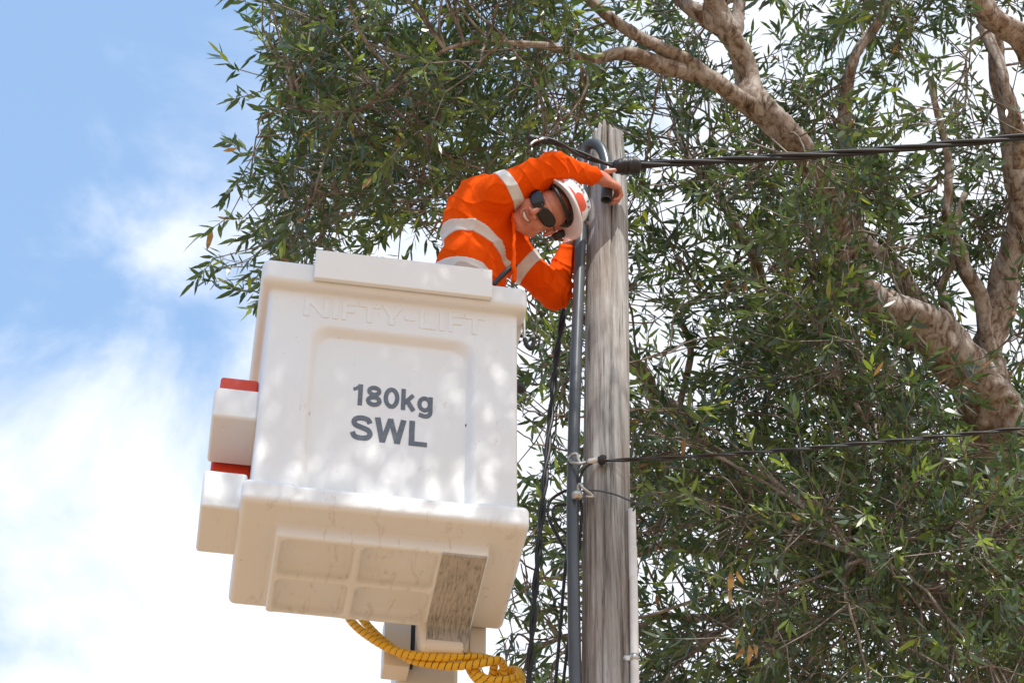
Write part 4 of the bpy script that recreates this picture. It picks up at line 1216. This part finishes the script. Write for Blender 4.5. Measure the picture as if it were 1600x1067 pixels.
# shirt: the same figure grown outwards, with folds
S_F = Field(LOW, HIGH, HP)
S_F.ell(upper, TU, (0.190, 0.130, 0.120), 0.05)
S_F.ell(P(752, 332, 6.99), TU, (0.13, 0.12, 0.13), 0.05)
S_F.ell(chest, TC, (0.182, 0.148, 0.175), 0.06)
S_F.ell(waist, TW, (0.180, 0.150, 0.16), 0.06)
S_F.ell(pelvis, TW, (0.195, 0.165, 0.13), 0.06)
S_F.cone(upper, RS, 0.105, 0.088, 0.05); S_F.cone(upper, LS, 0.10, 0.086, 0.05)
eR = RE + unit(RE - (RS + RW) / 2) * 0.004
S_F.cone(RS, RS * .4 + eR * .6, 0.090, 0.076, 0.04); S_F.cone(RS * .4 + eR * .6, eR, 0.076, 0.068, 0.03)
S_F.cone(eR, RE * .18 + RW * .82, 0.068, 0.047, 0.025)
S_F.cone(LS, LE, 0.086, 0.074, 0.04); S_F.cone(LE, LE * .30 + LW * .70, 0.074, 0.048, 0.025)
# collar
for a in np.linspace(0, 2 * math.pi, 14):
    na = unit(HC - neck0)
    A_ = unit(np.cross(na, LAT)); Bv = np.cross(na, A_)
    c0 = neck0 + na * 0.010 + 0.062 * (math.cos(a) * A_ + math.sin(a) * Bv)
    S_F.cone(c0, c0 + na * 0.022, 0.016, 0.012, 0.012)
S_F.cone(neck0 + unit(HC - neck0) * 0.045, neck0 + unit(HC - neck0) * 0.15, 0.058, 0.062, 0.01, 'cut')
# folds
def folds(p):
    f = 0
    r_ = np.random.default_rng(11)
    def ridge(ph, sharp=2.8): return (1 - np.abs(np.sin(ph))) ** sharp
    wx = 0.55 * np.sin(p[..., 0] * 17 + p[..., 2] * 9) + 0.45 * np.sin(p[..., 1] * 21 - p[..., 2] * 14 + 1.0) + 0.3 * np.sin(p[..., 0] * 37 - p[..., 1] * 29)
    # torso: folds raking from the hip up to the raised shoulder
    d = np.linalg.norm(p - P(775, 300, 6.86), axis=-1)
    dirs = [unit([0.8, 0.3, -0.55]), unit([0.25, -0.5, 0.9]), unit([0.9, 0.2, 0.3])]
    f = f + 0.0085 * ridge((p @ dirs[0]) * 19 + wx * 1.2)
    f = f + 0.0062 * ridge((p @ dirs[1]) * 27 + wx * 1.5 + 1.3)
    # arms: bunching about the elbows
    for E_, ax_ in ((RE, unit(RW - RS)), (LE, unit(LW - LS))):
        de = np.linalg.norm(p - E_, axis=-1)
        wgt = np.exp(-(de / 0.12) ** 2)
        f = f + wgt * 0.012 * ridge((p - E_) @ ax_ * 62 + wx * 1.6 + 1.8 * np.sin(((p - E_) @ np.cross(ax_, FW)) * 30))
    return f
sl, pp = S_F.sub(LOW, HIGH)
near = np.abs(S_F.F[sl]) < 0.05
ff = np.zeros(S_F.F[sl].shape, np.float32)
ff[near] = folds(pp[near])
S_F.F[sl] -= ff - 0.006
shirtF = S_F.F.copy()
# hem inside the bucket, front opening at the throat
V, Q = surfnet(S_F.F, S_F.lo, HP)
shirt = link('shirt', fast_mesh('shirt', V - PB, Q), M['orange'], person)
# retro-reflective tape: shells 3 mm proud of the cloth
def band(planes, lo, hi, name='reflective_tape', grow=0.0035):
    f2 = Field(lo, hi, HP)
    ax = [(f2.lo[k] + f2.h * np.arange(f2.shape[k]) - S_F.lo[k]) / S_F.h for k in range(3)]
    gi = np.meshgrid(*ax, indexing='ij')
    i_ = [np.clip(g_.astype(int), 0, S_F.shape[k] - 2) for k, g_ in enumerate(gi)]
    fr = [g_ - j_ for g_, j_ in zip(gi, i_)]
    acc = 0
    for a in (0, 1):
        for b_ in (0, 1):
            for c_ in (0, 1):
                acc = acc + shirtF[i_[0] + a, i_[1] + b_, i_[2] + c_] * (fr[0] if a else 1 - fr[0]) * (fr[1] if b_ else 1 - fr[1]) * (fr[2] if c_ else 1 - fr[2])
    p = np.stack([f2.lo[k] + f2.h * g_ for k, g_ in enumerate(np.meshgrid(*[np.arange(n_) for n_ in f2.shape], indexing='ij'))], -1)
    d = acc - grow
    d = np.maximum(d, -(acc + 0.012))
    for fn in planes: d = np.maximum(d, fn(p))
    V, Q = surfnet(d, f2.lo, f2.h)
    return link(name, fast_mesh(name, V - PB, Q), M['tape'], person) if len(Q) else None
def slab(c_, n_, w_, warp=0.0):
    n_ = unit(n_)
    return lambda p: np.abs((p - c_) @ n_ + warp * np.sin(p[..., 0] * 24 + p[..., 1] * 13)) - w_ / 2
def beyond(c_, n_): return lambda p: (p - c_) @ unit(n_)
tlo, thi = np.array([-0.46, 6.72, 8.40]), np.array([0.12, 7.36, 9.02])
armside = beyond(RS * .65 + upper * .35 + 0.02 * unit(RE - RS), unit(RE - RS) * .7 + unit(RS - LS) * .45)
bn = unit(axis_t + 0.16 * RT)
band([slab(P(742, 352, 6.90), bn, 0.052, 0.006), armside, beyond(P(818, 395, 7.15), unit(LE - LS))], tlo, thi)
band([slab(P(740, 408, 6.90), bn, 0.052, 0.006), beyond(P(812, 410, 7.15), unit(LE - LS))], tlo, thi)
ra = unit(RE - RS)
mid = RS * .80 + RE * .20
band([slab(mid, ra + 0.1 * UP, 0.055, 0.003), lambda p: np.linalg.norm(p - mid, axis=-1) - 0.135], RS - 0.22, RS + 0.26)
la = unit(LE - LS)
mid2 = LS * .70 + LE * .30
band([slab(mid2, la, 0.055, 0.003), lambda p: np.linalg.norm(p - mid2, axis=-1) - 0.135], LS - 0.22, LS + 0.26)
# trousers and boots, down inside the bucket
T_F = Field((-0.55, 6.7, FLOOR), (0.2, 7.5, 8.62), 0.009)
T_F.ell(pelvis, TW, (0.185, 0.150, 0.14), 0.06)
for hip, ft in ((hipL, footL), (hipR, footR)):
    kn = (hip + ft) / 2 + FACE * 0.05
    T_F.cone(hip, kn, 0.105, 0.078, 0.04); T_F.cone(kn, ft + (0, 0, 0.08), 0.078, 0.066, 0.02)
V, Q = surfnet(T_F.F, T_F.lo, T_F.h)
link('trousers', fast_mesh('trousers', V - PB, Q), M['navy'], person)
for ft in (footL, footR):
    K_F = Field(ft - (0.25, 0.25, 0.05), ft + (0.3, 0.25, 0.2), 0.008)
    K_F.cone(ft, ft + (0, 0, 0.12), 0.052, 0.056, 0.03)
    K_F.cone(ft - FACE * 0.04 - (0, 0, 0.01), ft + FACE * 0.15 - (0, 0, 0.012), 0.040, 0.038, 0.03)
    V, Q = surfnet(K_F.F, K_F.lo, K_F.h)
    link('boot', fast_mesh('boot', V - PB, Q), M['boot'], person)

# hard hat
def frame_at(u_dir, f_dir):
    u_ = unit(u_dir); f_ = unit(f_dir - u_ * (f_dir @ u_))
    return np.cross(u_, f_), f_, u_
ca, sa = math.cos(math.radians(46)), math.sin(math.radians(46))
kl, kf, ku = frame_at(hu - 0.62 * hf, hf * ca + hl * sa)
HO = hw(0, -0.010, 0.068)
def hat(r_, a, z_): return HO + HSC * (kl * math.sin(a) * r_ * 0.097 + kf * math.cos(a) * r_ * 0.114 + ku * z_)
na_ = 72
rows = []
def brim(a): 
    c_ = max(0, math.cos(a))
    return 0.13 + 0.40 * c_ ** 1.6
def peak_drop(a): return -0.014 * max(0, math.cos(a)) ** 2
prof_h = []
for a in np.linspace(0, 2 * math.pi, na_, endpoint=False):
    bw = brim(a); pdp = peak_drop(a)
    col = [(0.90, 0.0), (0.99, -0.002), (1 + bw * .6, -0.004 + pdp * .6), (1 + bw, -0.006 + pdp), (1 + bw + .012, -0.002 + pdp), (1 + bw, 0.002 + pdp), (1 + bw * .5, 0.006 + pdp * .5), (1.03, 0.010)]
    for q in np.linspace(0.06, 1.0, 16):
        th = q * math.pi / 2
        rr_ = math.cos(th) ** 0.72 * 1.02
        zz_ = 0.010 + 0.104 * math.sin(th) ** 0.92
        rid = 0.005 * max(0, math.cos(q * 1.6)) ** 0 * math.exp(-((math.sin(a) * rr_) / 0.16) ** 2) * (1 if q > 0.35 else q / .35)
        col.append((max(rr_, 0.0005), zz_ + rid))
    prof_h.append([hat(r_, a, z_) for r_, z_ in col])
prof_h = np.array(prof_h)
nc = prof_h.shape[1]
V = prof_h.reshape(-1, 3)
Fc = []
for i_ in range(na_):
    j_ = (i_ + 1) % na_
    for c_ in range(nc - 1): Fc.append((i_ * nc + c_, j_ * nc + c_, j_ * nc + c_ + 1, i_ * nc + c_ + 1))
hatm = mesh('hard_hat', V - PB, Fc)
bm = bmesh.new(); bm.from_mesh(hatm); bmesh.ops.remove_doubles(bm, verts=bm.verts, dist=0.0004); bmesh.ops.recalc_face_normals(bm, faces=bm.faces); bm.to_mesh(hatm); bm.free()
hat_o = link('hard_hat', hatm, M['helmet'], person)
def dome(a, q, lift_=0.0015):
    th = q * math.pi / 2
    rr_ = math.cos(th) ** 0.72 * 1.02 + lift_ * 9
    return hat(rr_, a, 0.010 + 0.104 * math.sin(th) ** 0.92 + lift_)
def patch(name, fa, nq, material, lift_=0.0015):
    V, Fc = [], []
    n = len(fa)
    for a0, a1, q in fa:
        for s in np.linspace(0, 1, nq): V.append(dome(a0 + (a1 - a0) * s, q, lift_) - PB)
    for i_ in range(n - 1):
        for j_ in range(nq - 1): Fc.append((i_ * nq + j_, i_ * nq + j_ + 1, (i_ + 1) * nq + j_ + 1, (i_ + 1) * nq + j_))
    return link(name, mesh(name, V, Fc), material, hat_o)
patch('sticker', [(-0.95 + .12 * (1 - math.sin(x * math.pi)), -0.20 - .12 * (1 - math.sin(x * math.pi)), 0.05 + .24 * x) for x in np.linspace(0, 1, 9)], 14, M['helmet_red'])
patch('sticker', [(-2.3, 1.2, 0.055), (-2.3, 1.2, 0.10)], 40, M['helmet_red'])
V, Fc = text_mesh('task Tro', 0.014, 1.0, 0.0)
x0, x1 = V[:, 0].min(), V[:, 0].max()
VV = [dome(-1.75 + (x - x0) / (x1 - x0) * 2.0, 0.34 + 0.20 * y, 0.0025) - PB for x, y, z in V]
link('helmet_lettering', mesh('helmet_lettering', VV, Fc), M['letters'], hat_o, smooth=False)
# harness cradle, dark against the brow
V, Fc = tube_vf([hw(0.076 * math.sin(a), -0.012 + 0.100 * math.cos(a), 0.078 + 0.012 * math.cos(a)) for a in np.linspace(-2.2, 2.2, 40)], 0.008, 8)
link('head_band', mesh('head_band', V - PB, Fc), M['black'], hat_o)
ear = hw(0.088, -0.045, 0.02)
V, Fc = tube_vf([ear, ear + hl * 0.012, ear + hl * 0.03], [0.030, 0.033, 0.026], 16)
link('ratchet_strap', mesh('ratchet_strap', V - PB, Fc), M['black'], hat_o)

# sunglasses
gl = bpy.data.objects.new('sunglasses', None)
COL.objects.link(gl); gl.parent = person
def gy_(x): return 0.110 - 5.2 * x * x - 0.0 * abs(x)
for s in (-1, 1):
    V, Fc = [], []
    nx_, nz2 = 12, 8
    for side_ in (0, 1):
        for i_ in range(nx_):
            x = 0.005 + 0.072 * i_ / (nx_ - 1)
            hh = 0.0265 * (1 - (abs((x - 0.040) / 0.039)) ** 3.2) ** 0.5 if abs(x - 0.040) < 0.0389 else 0.004
            hh = max(hh, 0.007)
            for j_ in range(nz2):
                z = 0.010 + 0.004 * (x - .03) / .04 + hh * (2 * j_ / (nz2 - 1) - 1)
                V.append(hw(s * x, gy_(x) - 0.0035 * side_ - 4 * (z - .01) ** 2, z) - PB)
    m_ = nx_ * nz2
    for i_ in range(nx_ - 1):
        for j_ in range(nz2 - 1):
            a = i_ * nz2 + j_
            Fc.append((a, a + 1, a + nz2 + 1, a + nz2)); Fc.append((m_ + a + nz2, m_ + a + nz2 + 1, m_ + a + 1, m_ + a))
    ring = [i_ * nz2 for i_ in range(nx_)] + [(nx_ - 1) * nz2 + j_ for j_ in range(1, nz2)] + [i_ * nz2 + nz2 - 1 for i_ in range(nx_ - 2, -1, -1)] + [j_ for j_ in range(nz2 - 2, 0, -1)]
    for a, b_ in zip(ring, ring[1:] + ring[:1]): Fc.append((a, b_, b_ + m_, a + m_))
    me = mesh('lens', V, Fc)
    bm = bmesh.new(); bm.from_mesh(me); bmesh.ops.recalc_face_normals(bm, faces=bm.faces); bm.to_mesh(me); bm.free()
    link('lens', me, M['lens'], gl)
    V, Fc = tube_vf([hw(s * x, y, z) for x, y, z in ((0.070, 0.082, 0.018), (0.080, 0.06, 0.018), (0.083, 0.02, 0.015), (0.084, -0.02, 0.012))], 0.0035, 8)
    link('temple_arm', mesh('temple_arm', V - PB, Fc), M['black'], gl)
V, Fc = tube_vf([hw(x, gy_(x) + 0.002, 0.016) for x in np.linspace(-0.012, 0.012, 7)], 0.0065, 8)
link('bridge', mesh('bridge', V - PB, Fc), M['black'], gl)
# smile
V, Fc = [], []
for i_, x in enumerate(np.linspace(-0.024, 0.024, 13)):
    zc = -0.0605 + 9 * x * x
    hh = 0.0075 * max(0.25, 1 - (x / 0.027) ** 2)
    for z in (zc + hh, zc - hh): V.append(hw(x, 0.0985 - 9 * x * x, z) - PB)
    if i_: Fc.append((2 * i_ - 2, 2 * i_ - 1, 2 * i_ + 1, 2 * i_))
te = link('teeth', mesh('teeth', V, Fc), M['teeth'], person)
md = te.modifiers.new('t', 'SOLIDIFY'); md.thickness = 0.004
lp = [hw(x, 0.0995 - 10 * x * x, -0.0535 + 9.5 * x * x + 0.0) for x in np.linspace(-0.026, 0.026, 15)] + [hw(x, 0.0995 - 10 * x * x, -0.069 + 16 * x * x) for x in np.linspace(0.022, -0.022, 13)]
lp = np.array(lp + lp[:1])
V, Fc = tube_vf(lp, 0.0034, 8)
link('lips', mesh('lips', V - PB, Fc), M['lips'], person)
# watch
wd = unit(P(898, 318, 7.26) - LW)
V, Fc = tube_vf([LW + wd * t_ for t_ in (-0.012, -0.010, 0.010, 0.012)], [0.031, 0.0335, 0.0335, 0.031], 20)
link('watch', mesh('watch', V - PB, Fc), M['black'], person)
# shirt placket and black belt strap of the harness
pk = [P(801, 332, 6.93), P(803, 355, 6.93), P(803, 385, 6.93), P(803, 412, 6.93), P(803, 440, 6.95)]
V, Fc = tube_vf(spline(pk, 40), np.interp(np.linspace(0, 1, 40), [0, .5, .85, 1], [.006, .007, .011, .010]), 10, rfun=lambda s, a: 1 + .25 * np.sin(s * 60 + a) + .15 * np.sin(s * 140 - a * 2))
link('placket', mesh('placket', V - PB, Fc), M['orange'], person)
V, Fc = tube_vf(spline([P(770, 446, 6.945), P(784, 431, 6.935), P(796, 420, 6.935), P(806, 414, 6.95)], 24), np.interp(np.linspace(0, 1, 24), [0, .5, 1], [.012, .012, .008]), 10)
link('harness_strap', mesh('harness_strap', V - PB, Fc), M['black'], person)
